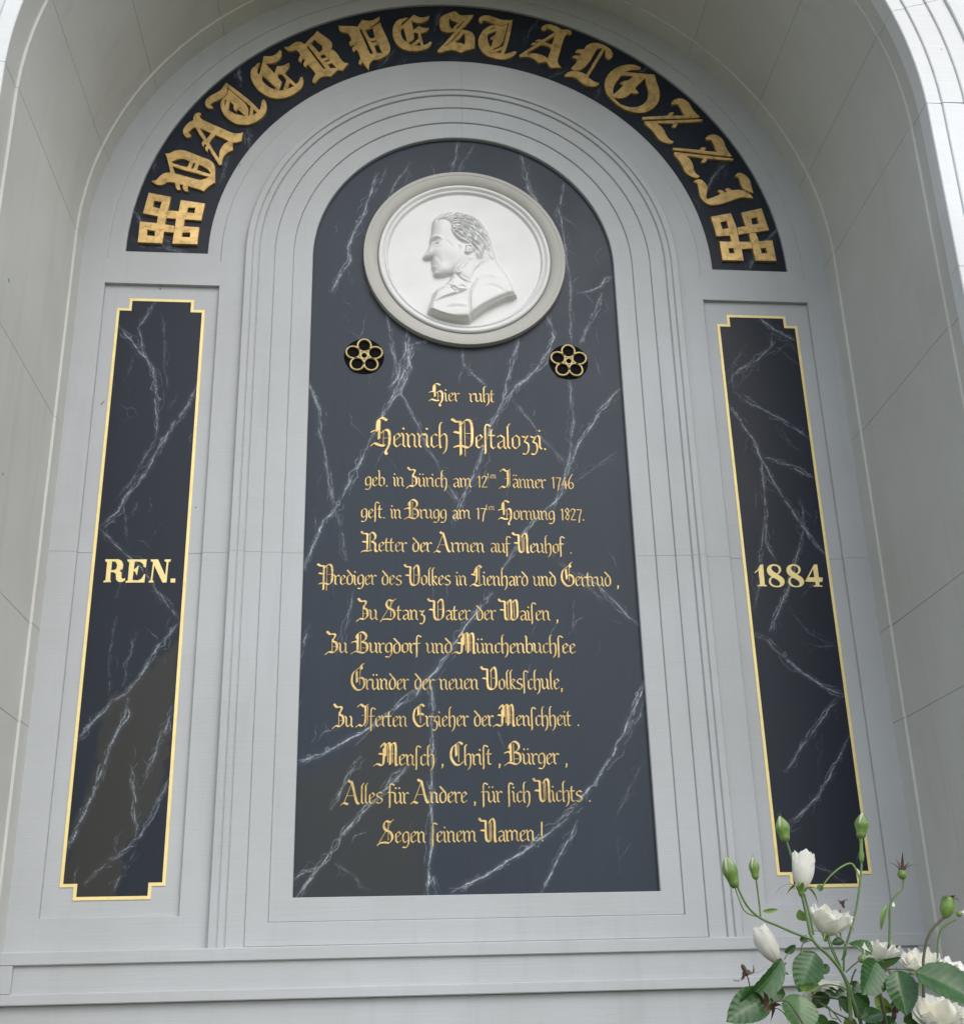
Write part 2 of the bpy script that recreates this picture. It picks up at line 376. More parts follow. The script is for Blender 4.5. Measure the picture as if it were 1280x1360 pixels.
def sdf(P, X, Z):
    # signed distance, positive inside
    d = np.full(X.shape, 1e9); ins = np.zeros(X.shape, bool); n = len(P)
    for i in range(n):
        ax, az = P[i]; bx, bz = P[(i+1) % n]; ex, ez = bx-ax, bz-az
        t = np.clip(((X-ax)*ex+(Z-az)*ez)/(ex*ex+ez*ez+1e-12), 0, 1)
        d = np.minimum(d, (X-ax-ex*t)**2+(Z-az-ez*t)**2)
        c = ((az > Z) != (bz > Z)) & (X < (bx-ax)*(Z-az)/(bz-az+1e-12)+ax); ins ^= c
    d = np.sqrt(d); return np.where(ins, d, -d)
def grid_obj(name, X, Y, Z, mtl, parent, painter=None, smooth=None, mask=None, label=None):
    # X,Y,Z 2-D arrays
    h, w_ = X.shape; co = np.stack([X, Y, Z], -1).reshape(-1, 3).astype(np.float32)
    idx = np.arange(h*w_).reshape(h, w_)
    q = np.stack([idx[:-1, :-1], idx[:-1, 1:], idx[1:, 1:], idx[1:, :-1]], -1).reshape(-1, 4)
    if mask is not None:
        k = (mask[:-1, :-1] | mask[:-1, 1:] | mask[1:, 1:] | mask[1:, :-1]).reshape(-1); q = q[k]
        used = np.unique(q); re = np.full(h*w_, -1); re[used] = np.arange(len(used)); q = re[q]; co = co[used]
        Xf, Zf = X.reshape(-1)[used], Z.reshape(-1)[used]
    else: Xf, Zf = X.reshape(-1), Z.reshape(-1)
    me = bpy.data.meshes.new(name); me.vertices.add(len(co)); me.vertices.foreach_set('co', co.ravel())
    me.loops.add(q.size); me.loops.foreach_set('vertex_index', q.ravel().astype(np.int32))
    me.polygons.add(len(q)); me.polygons.foreach_set('loop_start', (np.arange(len(q))*4).astype(np.int32))
    me.update(calc_edges=True); me.materials.append(mtl)
    if painter:
        for nm, buf in (('vein', painter.v), ('patch', painter.p)):
            a = me.attributes.new(nm, 'FLOAT', 'POINT'); a.data.foreach_set('value', painter.sample(Xf, Zf, buf).astype(np.float32))
    if smooth: me.shade_smooth(); me.set_sharp_from_angle(angle=rad(smooth))
    o = link(bpy.data.objects.new(name, me)); setparent(o, parent)
    if label: o['label'] = label
    return o
def px(pts, ox, oy, sc, Y): 
    out = []
    for (a, b) in pts: p = at(ox+a/sc, oy+b/sc, Y); out.append((p.x, p.z))
    return out

# centre slab
YS = .020
PL = thing('inscription_slab', 'tall round arched slate blue slab with pale veins and thirteen lines of gilded blackletter', 'memorial plaque', (0, YS, 0))
pt = Paint(-.78, .78, -.03, 3.80)
def V(P, w, sd, o=(0, 0, 1)): pt.vein(px(P, o[0], o[1], o[2], YS), w, sd)
V([(826,512),(795,548),(766,594),(754,623),(738,666),(698,702),(687,727),(666,756)], .95, 1)
V([(652,787),(623,826),(601,859),(580,891),(551,920),(520,945),(480,975),(430,1000),(392,1015)], 1, 2)
V([(545,452),(540,480),(530,510),(519,530),(504,560),(492,585),(470,630),(447,672),(425,702),(404,757)], 1, 3)
V([(548,455),(545,490),(531,520),(512,545)], .8, 4)
V([(709,490),(680,522),(666,540),(651,565),(633,623),(612,670),(600,700)], .9, 5)
V([(404,490),(424,545),(424,573),(436,627),(443,675)], .8, 6)
V([(520,455),(526,485),(533,520),(553,562),(565,590),(585,625),(600,655),(613,672)], .7, 7)
V([(757,502),(761,560),(758,600),(748,640)], .7, 8)
V([(682,530),(705,560),(723,587),(755,620)], .45, 9)
c3 = (440, 220, 3.368)
V([(850,0),(880,100),(940,180)], .8, 10, c3); V([(1040,60),(1015,200),(1045,330),(1050,400),(1070,560),(1070,790)], .7, 11, c3)
V([(1265,490),(1180,550),(1100,570)], .9, 12, c3); V([(1210,570),(1170,680),(1105,800)], .8, 13, c3)
V([(205,30),(150,200),(75,360),(80,420),(0,565)], .95, 14, c3); V([(250,0),(215,80),(180,140)], .5, 15, c3)
V([(240,650),(270,780),(290,870),(265,1000)], .6, 16, c3); V([(340,735),(330,840),(290,950),(255,1010)], 1, 17, c3); V([(430,785),(345,800),(350,900),(320,990)], .8, 18, c3)
V([(585,805),(590,890),(640,940),(700,990)], .7, 19, c3); V([(592,890),(570,970)], .5, 20, c3)
V([(965,660),(1000,770),(940,880),(820,1010)], .9, 21, c3); V([(850,750),(810,870),(780,1000),(750,1100)], .8, 22, c3)
V([(590,0),(575,30)], .7, 23, c3); V([(345,0),(335,90)], .35, 24, c3); V([(1020,200),(1090,280)], .4, 25, c3)
V([(753,1086),(706,1124),(662,1152),(625,1174),(600,1186)], 1, 26); V([(768,1090),(743,1138),(718,1186)], .8, 27)
V([(394,1192),(429,1147),(457,1105),(482,1080),(510,1050),(545,1015)], .9, 28); V([(386,1176),(400,1160),(425,1150)], .8, 29)
V([(572,900),(574,935),(574,1000),(573,1060),(573,1110),(570,1150),(568,1190)], .95, 30); V([(565,1190),(575,1165),(578,1190)], .6, 31)
V([(864,890),(845,935),(829,970),(815,1000),(792,1035),(766,1070),(740,1095)], 1, 32); V([(858,925),(843,960),(830,990)], .5, 33)
V([(768,760),(795,780),(815,800),(850,832)], .75, 34); V([(742,742),(780,780),(800,800)], .35, 35)
V([(480,1005),(460,1035),(438,1075)], .8, 36); V([(545,1015),(520,1030),(508,1050)], .7, 37); V([(412,830),(402,855),(400,880)], .6, 38)
V([(445,675),(455,710),(460,745)], .5, 39); V([(470,785),(460,830),(447,868)], .5, 40); V([(610,181),(605,205),(600,230)], .7, 41); V([(630,190),(615,215),(608,232)], .5, 42)
V([(430,960),(440,985)], .35, 43); V([(820,600),(790,620),(765,640)], .3, 44); V([(445,1147),(470,1165),(490,1185)], .35, 45)
V([(545,215),(520,255),(505,290)], .55, 46); V([(690,198),(700,240),(712,262)], .6, 47)
V([(735,200),(745,235)], .35, 48); V([(855,1010),(835,1050),(815,1090)], .25, 49)
pt.hair(95, 400)
pt.region(px([(386,1035),(440,1012),(478,992),(520,968),(560,945),(572,990),(566,1060),(560,1120),(563,1192),(384,1196)], 0, 0, 1, YS), .62, .09)
pt.region(px([(548,290),(560,292),(560,300),(548,300)], 0, 0, 1, YS), 0, .05)
for z_s in (1.459, 3.0): k_ = int((z_s-pt.z0)/pt.d); pt.p[k_-1:k_+1, :] = np.maximum(pt.p[k_-1:k_+1, :], .55)
k_ = int((.003-pt.x0)/pt.d); pt.p[:, k_-9:k_+9] = np.maximum(pt.p[:, k_-9:k_+9], .22*np.exp(-(np.arange(-9, 9)/4.5)**2)[None, :].astype(np.float32))
h_ = 3.755; nz_ = 1040; nx_ = 470
zz = np.r_[np.linspace(-.006, 3.0, 960), 3.0+.758*np.sin(np.linspace(0, pi/2, 300))[1:]]
hw = np.where(zz <= 3.0, .758, np.sqrt(np.maximum(0, .758**2-(zz-3.0)**2)))
X = np.linspace(-1, 1, nx_)[None, :]*hw[:, None]; Z = np.repeat(zz[:, None], nx_, 1)
grid_obj('slab', X, np.full_like(X, YS), Z, M_SLAB, PL, pt)

# side panels
def side_panel(sg, label):
    T = thing('side_panel', label, 'stone panel', (sg*1.453, .018, 0), 'tall dark stone panels beside the centre slab')
    xa, xb, xc, xd = 1.2473, 1.3007, 1.6013, 1.6562; z1, z2, z3, z4 = .0069, .0571, 2.6904, 2.7446
    def outline(e):
        P = [(xb+e, z1+e), (xc-e, z1+e), (xc-e, z2+e), (xd-e, z2+e), (xd-e, z3-e), (xc-e, z3-e), (xc-e, z4-e), (xb+e, z4-e), (xb+e, z3-e), (xa+e, z3-e), (xa+e, z2+e), (xb+e, z2+e)]
        return P
    a, b = outline(0), outline(.013)
    n = 12; v = []
    for (x, z) in a: v.append((sg*x, .0165, z))
    for (x, z) in b: v.append((sg*x, .0165, z))
    for (x, z) in a: v.append((sg*x, .021, z))
    for (x, z) in b: v.append((sg*x, .021, z))
    f = []
    for i in range(n):
        j = (i+1) % n; f += [(i, j, n+j, n+i), (i, 2*n+i, 2*n+j, j), (n+i, n+j, 3*n+j, 3*n+i)]
    obj('gold_border', v, f, M_GOLD3, T)
    P = Paint(*( (xa-.02, xd+.02) if sg > 0 else (-xd-.02, -xa+.02)), -.02, 2.77)
    def VV(pts, w, sd, o): P.vein(px(pts, o[0], o[1], o[2], .018), w, sd)
    c6 = (0, 780, 3.0476); cA = (0, 360, 3.0476); cB = (860, 380, 3.0476); cC = (860, 780, 3.0476)
    if sg < 0:
        L = [([(480,220),(530,280),(600,370),(640,470)],1,cA),([(630,120),(560,230),(580,320),(620,400),(635,540),(630,670)],.8,cA),([(795,460),(760,540),(700,620),(640,720),(600,800),(520,900),(480,970),(400,1040)],1,cA),
             ([(640,670),(590,750),(530,850),(470,930)],.6,cA),([(400,1040),(440,1080),(500,1140),(570,1200),(620,1270),(665,1340)],.7,cA),([(655,170),(670,260),(665,380),(680,480)],.4,cA),([(550,330),(515,430)],.3,cA),([(555,940),(535,985)],.6,cA),([(505,960),(520,1110)],.35,cA),([(500,1180),(475,1300)],.45,cA),([(720,500),(680,560)],.3,cA),
             ([(620,0),(680,70),(730,140)],.75,c6),([(730,140),(640,240),(560,370),(510,430),(440,470),(380,540),(305,635)],1,c6),([(520,450),(510,530),(440,640),(410,750),(370,850),(300,1010),(265,1080)],1,c6),
             ([(705,470),(660,590),(620,690),(590,770)],.9,c6),([(530,720),(545,850),(545,950),(560,1010)],.8,c6),([(690,770),(620,900),(560,1020),(440,1120),(340,1200)],.8,c6),([(550,1070),(490,1160),(450,1255)],.6,c6),([(470,120),(440,300),(440,440)],.4,c6),([(550,180),(515,300),(500,400)],.5,c6),([(485,0),(470,40)],.5,c6)]
        P.region(px([(235,855),(215,872),(192,895),(170,925),(150,930),(135,965),(125,1010),(112,1055),(97,1110),(78,1172),(90,1200),(148,1198),(163,1130),(196,1085),(214,1045),(226,1000)], 0, 0, 1, .018), .85, .022)  # mottled olive tone over the lower part of the panel
    else:
        L = [([(440,120),(520,180),(605,225)],1,cB),([(520,190),(560,230),(620,280)],.5,cB),([(500,190),(500,240),(440,300),(360,350),(325,390)],.95,cB),([(560,240),(480,280)],.6,cB),([(330,480),(370,540),(430,620),(460,700),(500,780),(640,990),(730,1100)],1,cB),
             ([(350,430),(400,465),(520,525),(600,580),(655,620)],.8,cB),([(460,690),(540,715),(600,740),(685,780)],.85,cB),([(460,700),(475,870),(475,950),(490,1050),(520,1110)],.8,cB),([(475,950),(455,1100),(445,1260)],.7,cB),([(610,850),(640,980),(610,1080),(570,1220),(540,1290)],.8,cB),
             ([(345,430),(345,330),(390,230)],.35,cB),([(360,410),(450,300)],.35,cB),([(520,560),(570,640),(635,670)],.3,cB),([(520,240),(620,330)],.3,cB),([(435,820),(440,900)],.3,cB),
             ([(570,0),(510,130),(490,210)],.9,cC),([(430,190),(480,215),(570,300),(670,375),(805,440)],1,cC),([(780,440),(720,500),(660,590),(600,680),(560,750)],.85,cC),([(820,600),(760,720),(700,830),(640,900),(570,960)],.9,cC),([(660,1110),(730,1150),(800,1200)],.5,cC),([(450,0),(430,100)],.5,cC),([(620,220),(700,245),(780,230)],.3,cC),([(570,80),(650,180),(770,245)],.25,cC),([(700,600),(690,780)],.2,cC),([(550,1010),(620,970)],.35,cC)]
    for i, (p, w_, o) in enumerate(L): P.vein(px(p, o[0], o[1], o[2], .018), w_, 700+i*13+(0 if sg < 0 else 500))
    P.hair(26, 900+sg, .04, .14)
    xs = sg*np.r_[np.linspace(xa+.012, xb+.012, 15), np.linspace(xb+.012, xc-.012, 100)[1:], np.linspace(xc-.012, xd-.012, 15)[1:]]
    zs_ = np.r_[np.linspace(z1+.012, z2+.012, 14), np.linspace(z2+.012, z3-.012, 830)[1:], np.linspace(z3-.012, z4-.012, 14)[1:]]
    X, Z = np.meshgrid(xs, zs_)
    ax = np.abs(X); keep = ~(((ax < xb+.0119) | (ax > xc-.0119)) & ((Z < z2+.0119) | (Z > z3-.0119)))
    # keep quads whose four corners are allowed
    h2, w2 = X.shape; bad = ~keep
    m2 = np.ones_like(X, bool)
    if True:
        cx_ = (ax[:-1, :-1]+ax[1:, 1:])/2; cz_ = (Z[:-1, :-1]+Z[1:, 1:])/2
        ok = ~(((cx_ < xb+.012) | (cx_ > xc-.012)) & ((cz_ < z2+.012) | (cz_ > z3-.012)))
    o = grid_obj('slab', X, np.full_like(X, .018), Z, M_SIDE, T, P)
    import bmesh
    bm = bmesh.new(); bm.from_mesh(o.data); bm.faces.ensure_lookup_table(); fl = ok.reshape(-1)
    bmesh.ops.delete(bm, geom=[bm.faces[i] for i in np.where(~fl)[0]], context='FACES'); bm.to_mesh(o.data); bm.free()
    return T
SPL = side_panel(-1, 'tall narrow dark panel with gold border reading REN., olive toned near its foot')
SPR = side_panel(1, 'tall narrow dark panel with gold border reading 1884, its foot behind the rose stems')

# name band slab
NB = thing('name_band', 'dark semicircular arch band carrying large raised gilded blackletter and a woven knot at each end', 'inscription band', (0, .022, 2.99))
P = Paint(-1.68, 1.68, 2.95, 4.68, .0032)
c1 = (140, 0, 3.048); c2 = (500, 0, 2.207)
for i, (p, w_, o) in enumerate([([(110,850),(150,900),(170,935)],1,c1),([(100,960),(130,985),(160,1000)],.7,c1),([(180,1000),(250,1000),(330,1028)],.8,c1),([(240,950),(260,1000)],.6,c1),([(540,260),(545,350)],.8,c1),([(520,290),(540,330)],.5,c1),([(575,520),(582,600)],.8,c1),([(590,520),(588,570)],.5,c1),([(500,620),(470,740)],.7,c1),([(480,495),(488,520)],.5,c1),
       ([(1170,200),(1110,270)],.7,c1),([(800,300),(780,360)],.4,c1),([(205,640),(195,700)],.5,c1),([(370,410),(385,430)],.4,c1),
       ([(190,20),(170,90)],.8,c2),([(195,110),(175,150)],.4,c2),([(480,50),(455,85),(430,130)],.6,c2),([(560,200),(500,230)],.5,c2),([(660,250),(640,290)],.6,c2),([(800,195),(770,210)],.9,c2),([(1030,470),(985,520),(960,570)],.8,c2),([(1010,480),(980,540)],.4,c2),([(1190,650),(1130,720),(1080,800)],.9,c2),([(1120,600),(1110,570)],.3,c2),([(1180,700),(1140,700)],.5,c2),([(960,560),(940,620)],.3,c2),([(90,170),(60,190)],.6,c2),([(260,170),(215,178)],.4,c2),([(390,180),(370,170)],.4,c2)]):
    P.vein(px(p, o[0], o[1], o[2], .022), w_, 1500+i*11)
P.hair(60, 77, .03, .1)
th = np.linspace(pi+.003, -.003, 1300); rr = np.linspace(1.245, 1.645, 100)
X = rr[:, None]*np.cos(th)[None, :]; Z = 3.0+rr[:, None]*np.sin(th)[None, :]
grid_obj('slab', X, np.full_like(X, .022), Z, M_SIDE, NB, P)
del P

# ------------------------------------------------------------------ lettering tools
def tri_union(loops, holes=()):
    vs, fs = [], []; nh = len(loops)
    for L in list(loops)+list(holes):
        A = sum(a[0]*b[1]-b[0]*a[1] for a, b in zip(L, L[1:]+L[:1]))
        if A < 0: L = L[::-1]
        fs.append(list(range(len(vs), len(vs)+len(L)))); vs += [Vector(p) for p in L]
    co, ed, fa_, ov, oe, of = delaunay_2d_cdt(vs, [], fs, 1, 1e-6)
    T = [tuple(f) for f, src in zip(fa_, of) if src and any(s < nh for s in src) and not any(s >= nh for s in src)]
    return [tuple(c) for c in co], T
def letter_mesh(name, co, T, depth, ch, slope, mtl, y0=0, place=None):
    """plate with front at -depth: chamfer ch, sides leaning out by slope; 2-D (x,z)"""
    used = sorted({i for t in T for i in t}); re = {a: i for i, a in enumerate(used)}
    C = [co[i] for i in used]; T = [tuple(re[i] for i in t) for t in T]
    ec = {}
    for t in T:
        for a, b in zip(t, t[1:]+t[:1]): ec[(a, b)] = 1
    be = [(a, b) for (a, b) in ec if (b, a) not in ec]
    nrm = {}
    for a, b in be:
        dx, dz = C[b][0]-C[a][0], C[b][1]-C[a][1]; l = math.hypot(dx, dz)+1e-12
        for i in (a, b): q = nrm.setdefault(i, [0, 0]); q[0] += dz/l; q[1] -= dx/l
    for i, q in nrm.items():
        l = math.hypot(*q)
        if l > 1e-6: q[0] /= l; q[1] /= l
    pl = place or (lambda x, z: (x, z))
    V_ = []; Fc = []
    for i, (x, z) in enumerate(C):
        if i in nrm: x -= nrm[i][0]*ch*.0; z -= nrm[i][1]*ch*.0
        X_, Z_ = pl(x, z); V_.append((X_, y0-depth, Z_))
    Fc += [t for t in T]
    r1, r2 = {}, {}
    for i, q in nrm.items():
        x, z = C[i]
        X_, Z_ = pl(x+q[0]*ch, z+q[1]*ch); r1[i] = len(V_); V_.append((X_, y0-depth+ch, Z_))
        X_, Z_ = pl(x+q[0]*(ch+slope), z+q[1]*(ch+slope)); r2[i] = len(V_); V_.append((X_, y0, Z_))
    for a, b in be: Fc += [(b, a, r1[a], r1[b]), (r1[b], r1[a], r2[a], r2[b])]
    me = bpy.data.meshes.new(name); me.from_pydata(V_, [], Fc); me.materials.append(mtl)
    return me
def smooth_loop(L, it=1, keep=35):
    for _ in range(it):
        out = []; n = len(L)
        for i in range(n):
            a, b, c = Vector(L[i-1]), Vector(L[i]), Vector(L[(i+1) % n])
            ang = math.degrees((b-a).angle(c-b, 0)) if (b-a).length > 1e-9 and (c-b).length > 1e-9 else 0
            if ang > keep+10: out.append(tuple(b))
            else: out += [tuple(b+(a-b)*.25), tuple(b+(c-b)*.25)]
        L = out
    return L

# ------------------------------------------------------------------ raised letters on the arch band
YB = .022
BL = {
'V': ((190,190,11.636), [[(345,155),(395,158),(440,140),(500,108),(580,100),(650,112),(760,155),(900,210),(1000,245),(1050,275),(1085,310),(1110,365),(1110,520),(1108,605),(1050,635),(985,680),(935,735),(870,705),(800,685),(690,655),(685,700),(700,738),(660,740),(625,715),(612,680),(622,640),(570,628),(560,670),(577,715),(540,715),(505,680),(498,610),(470,598),(420,592),(370,595),(330,620),(290,640),(230,640),(170,610),(132,582),(205,570),(240,530),(290,480),(345,455),(425,450),(400,330),(375,230)]],
      [[(430,285),(500,250),(570,232),(640,235),(725,275),(690,360),(650,365),(550,335),(450,305)],[(780,295),(812,308),(775,395),(735,385)],[(860,325),(920,345),(990,385),(1030,430),(1045,475),(960,455),(830,410)],[(455,350),(600,400),(780,445),(1020,517),(960,550),(885,570),(780,545),(600,495),(490,465)]]),
'A': ((240,140,12.8), [[(345,160),(335,125),(295,115),(250,130),(222,175),(218,245),(150,275),(90,330),(50,390),(38,440),(60,500),(110,540),(160,530),(172,490),(120,460),(150,410),(200,375),(250,360),(290,430),(390,590),(360,620),(365,670),(385,695),(410,645),(440,672),(415,715),(425,750),(450,775),(480,720),(560,860),(655,1003),(695,1000),(700,920),(725,850),(790,790),(885,750),(875,690),(885,625),(960,620),(1035,590),(1040,510),(1060,450),(1000,470),(920,475),(840,450),(700,385),(500,300),(360,235),(320,195),(310,165)]],
      [[(322,378),(400,405),(520,465),(440,570),(350,430)],[(590,490),(700,535),(820,600),(740,650),(690,710),(660,780),(650,900),(560,770),(480,630),(520,560)]]),
'T': ((265,100,12.8), [[(455,118),(650,265),(860,430),(1000,570),(1020,590),(1050,520),(1060,430),(1090,405),(1120,440),(1140,520),(1130,600),(1090,680),(1010,745),(930,795),(840,828),(720,832),(600,805),(480,730),(400,630),(362,530),(360,450),(385,395),(420,365),(470,335),(490,230),(600,320),(825,515),(825,680),(852,680),(868,515),(700,375),(560,260),(472,185),(462,240),(455,300),(430,335),(360,390),(280,425),(220,445),(180,480),(190,510),(225,530),(215,555),(150,550),(105,510),(95,460),(120,400),(180,345),(290,290),(370,240),(410,180)]],
      [[(455,405),(440,520),(415,480),(425,420)],[(510,430),(585,495),(580,560),(620,605),(650,565),(780,685),(650,665),(560,630),(490,585)],[(915,565),(980,625),(910,670)]]),
'E': ((320,60,12.8), [[(385,180),(500,185),(570,165),(630,120),(665,70),(688,110),(680,180),(640,235),(580,285),(520,298),(415,305),(480,380),(570,475),(615,345),(680,350),(740,335),(815,295),(822,350),(790,400),(730,465),(830,560),(935,660),(990,610),(1010,540),(1040,530),(1062,600),(1040,690),(980,760),(880,830),(760,880),(640,900),(500,880),(380,820),(270,730),(200,620),(165,520),(170,430),(205,370),(240,360),(270,310),(325,290),(290,370),(270,420),(272,460),(300,500),(330,450),(350,350),(375,250)]],
      [[(365,505),(480,600),(590,710),(585,745),(500,725),(400,650),(345,580)],[(615,500),(640,480),(700,485),(775,580),(715,760),(645,762),(690,620),(625,545)],[(835,630),(900,690),(785,740)]]),
'R': ((370,35,12.8), [[(660,70),(700,110),(770,155),(860,220),(900,270),(905,330),(885,380),(930,395),(990,450),(1040,540),(1100,605),(1190,625),(1130,670),(1085,740),(1000,730),(940,780),(880,840),(790,835),(720,850),(660,900),(620,955),(580,945),(580,890),(610,840),(630,795),(580,720),(500,640),(475,650),(470,690),(430,660),(425,610),(455,580),(440,545),(400,548),(375,600),(340,570),(345,520),(378,495),(350,430),(300,390),(200,410),(140,390),(92,345),(180,340),(240,290),(320,250),(390,260),(440,300),(500,235),(590,150)]],
      [[(610,205),(660,260),(740,310),(755,360),(740,400),(690,440),(610,355),(540,275)],[(490,315),(640,490),(805,715),(755,715),(620,540),(475,345)],[(700,490),(760,460),(800,480),(815,510),(760,540),(730,535)],[(770,580),(860,545),(875,575),(795,605)],[(830,635),(905,610),(985,700),(880,705)]]),
'P': ((440,15,12.8), [[(530,135),(580,150),(680,155),(760,120),(815,85),(815,130),(780,170),(725,215),(640,262),(650,280),(712,262),(825,180),(850,260),(920,400),(980,540),(1000,620),(990,680),(940,735),(860,780),(790,810),(710,810),(650,860),(635,920),(635,990),(580,920),(525,840),(510,895),(470,885),(465,840),(500,800),(480,720),(430,635),(400,645),(390,675),(360,650),(360,610),(405,570),(390,555),(340,580),(310,550),(310,510),(345,490),(320,400),(280,355),(190,345),(140,310),(125,240),(250,245),(400,245),(445,260),(490,190)]],
      [[(470,295),(510,290),(600,460),(715,715),(655,715),(560,500)],[(570,305),(640,286),(712,270),(715,330),(740,430),(700,455),(640,440)],[(670,495),(765,480),(775,510),(690,530)],[(720,570),(800,555),(870,705),(770,700)]]),
'S': ((570,5,16), [[(220,300),(280,250),(400,195),(530,150),(580,170),(625,220),(700,240),(800,235),(940,225),(900,290),(830,380),(690,540),(800,555),(900,590),(945,650),(965,720),(960,940),(870,950),(770,985),(680,1022),(620,1005),(560,970),(430,965),(320,990),(230,1025),(175,1010),(190,970),(330,830),(540,585),(380,592),(290,570),(240,520),(222,420)]],
      [[(420,290),(500,345),(620,385),(480,530),(430,470),(412,380)],[(730,350),(755,360),(600,530),(560,520),(640,430)],[(640,580),(665,590),(520,760),(380,880),(360,870),(520,710)],[(735,620),(765,700),(760,860),(660,820),(560,815),(620,740)]]),
'L': ((740,45,16), [[(160,870),(250,790),(370,780),(480,800),(570,830),(620,860),(700,730),(820,520),(960,300),(945,285),(880,285),(830,310),(780,400),(710,530),(630,640),(550,720),(440,765),(340,760),(300,715),(370,650),(430,570),(420,520),(380,500),(320,480),(350,450),(430,445),(490,450),(510,410),(480,390),(390,385),(400,350),(460,315),(580,320),(600,270),(650,220),(740,185),(860,185),(980,220),(1080,275),(1150,340),(1180,420),(1160,490),(1100,525),(1040,490),(1020,450),(1035,380),(1015,320),(900,500),(780,690),(655,905),(720,970),(800,1015),(885,1030),(870,1075),(800,1105),(680,1105),(570,1070),(480,990),(400,920),(300,890),(170,895)]], []),
'O': ((790,80,12.8), [[(860,225),(960,235),(1010,235),(1040,350),(1080,450),(1100,560),(1090,670),(1030,770),(930,850),(800,885),(660,875),(500,820),(350,720),(240,610),(180,500),(165,380),(200,270),(290,170),(420,95),(560,65),(680,72),(770,110),(775,140),(700,150),(600,150),(510,195),(680,210)]],
      [[(855,290),(870,370),(910,480),(915,590),(890,680),(820,750),(720,790),(600,795),(480,765),(390,710),(320,630),(420,635),(520,620),(620,540),(680,560),(740,550),(720,515),(690,485),(690,440),(780,360)],[(445,250),(560,245),(650,265),(590,330),(480,350),(425,385),(490,410),(400,510),(310,580),(300,480),(350,370)]]),
'Z': ((840,120,12.8), [[(170,450),(400,435),(595,425),(640,370),(700,370),(680,400),(680,425),(905,415),(860,370),(820,280),(770,220),(720,220),(680,235),(668,200),(710,150),(790,125),(880,145),(960,210),(1010,310),(1070,380),(1140,440),(1120,455),(170,485)],
       [(205,520),(1180,485),(1175,515),(755,545),(755,590),(720,625),(665,620),(700,570),(680,548),(410,550),(490,610),(540,680),(580,780),(630,835),(695,860),(680,890),(600,895),(500,860),(430,800),(380,720),(320,650),(210,560)]], []),
'I': ((910,220,12.8), [[(145,260),(200,228),(270,230),(340,290),(375,360),(365,440),(350,520),(370,565),(450,545),(590,485),(590,450),(550,430),(580,408),(630,415),(670,450),(710,440),(680,395),(720,375),(760,390),(790,415),(900,405),(980,415),(1060,450),(1130,510),(1150,545),(1090,535),(980,520),(870,550),(740,600),(600,645),(460,665),(370,640),(300,580),(250,500),(230,380),(210,300)],
       [(845,170),(890,120),(960,120),(1040,170),(1100,250),(1115,330),(1150,455),(1060,430),(980,370),(945,290),(930,210),(890,180)]], [])}
ZB = 2.99
YF = YB-.014
def to_wall(o, L): return [tuple(q) for q in px(L, o[0], o[1], o[2], YF)]
def polar_center(pxc):
    p = at(pxc[0], pxc[1], YF); return math.atan2(p.z-ZB, p.x), math.hypot(p.x, p.z-ZB)
home = {}
for ch, (o, outs, hol) in BL.items():
    A = [smooth_loop(to_wall(o, L)) for L in outs]; H = [smooth_loop(to_wall(o, L)) for L in hol]
    allp = [p for L in A for p in L]; cx0 = (min(p[0] for p in allp)+max(p[0] for p in allp))/2; cz0 = (min(p[1] for p in allp)+max(p[1] for p in allp))/2
    home[ch] = (A, H, math.atan2(cz0-ZB, cx0), math.hypot(cx0, cz0-ZB))
def band_letter(ch, target=None, k=1.0):
    A, H, a0, r0 = home[ch]
    da = 0; dr = 0
    if target: a1, r1 = polar_center(target); da = a1-a0; dr = r1-r0
    def tf(p):
        x = r0*cos(a0)+(p[0]-r0*cos(a0))*k; z = r0*sin(a0)+(p[1]-ZB-r0*sin(a0))*k; x2, z2 = x*cos(da)-z*sin(da), x*sin(da)+z*cos(da)
        return (x2+dr*cos(a0+da), z2+ZB+dr*sin(a0+da))
    co, T = tri_union([[tf(p) for p in L] for L in A], [[tf(p) for p in L] for L in H])
    me = letter_mesh('letter', co, T, .014, .002, .0005, M_GOLD, YB)
    obj('letter', None, None, None, NB, me=me)
for ch, tg in (('V', None), ('A', None), ('T', None), ('E', None), ('R', None), ('P', None), ('E', (551, 41)), ('S', None), ('T', (661, 47)), ('A', (725.5, 61)), ('L', None), ('O', None), ('Z', None), ('Z', (933.5, 206)), ('I', None)):
    band_letter(ch, tg, .86 if tg == (551, 41) else 1.0)
def knot(o, rings):
    k = link(bpy.data.objects.new('knot_ornament', None)); setparent(k, NB); k.location = k.location
    for i, (outs, hol) in enumerate(rings):
        co, T = tri_union([to_wall(o, L) for L in outs], [to_wall(o, L) for L in hol])
        me = letter_mesh('knot_loop', co, T, .012+.0016*(i+1), .0016, .0004, M_GOLD, YB)
        obj('knot_loop', None, None, None, k, me=me)
knot((175, 245, 11.636), [([[(760,235),(1130,290),(1070,550),(538,512),(565,398),(725,410)]], [[(870,350),(985,350),(970,440),(850,425)]]),
     ([[(265,125),(605,190),(545,450),(510,612),(388,602),(405,487),(175,437)]], [[(345,245),(465,265),(435,370),(325,345)]]),
     ([[(130,573),(388,600),(660,642),(645,742),(497,728),(470,908),(95,890)]], [[(240,695),(360,715),(358,800),(230,790)]]),
     ([[(688,530),(815,545),(800,650),(1045,665),(1010,925),(630,915)]], [[(785,745),(910,745),(900,820),(770,815)]])])
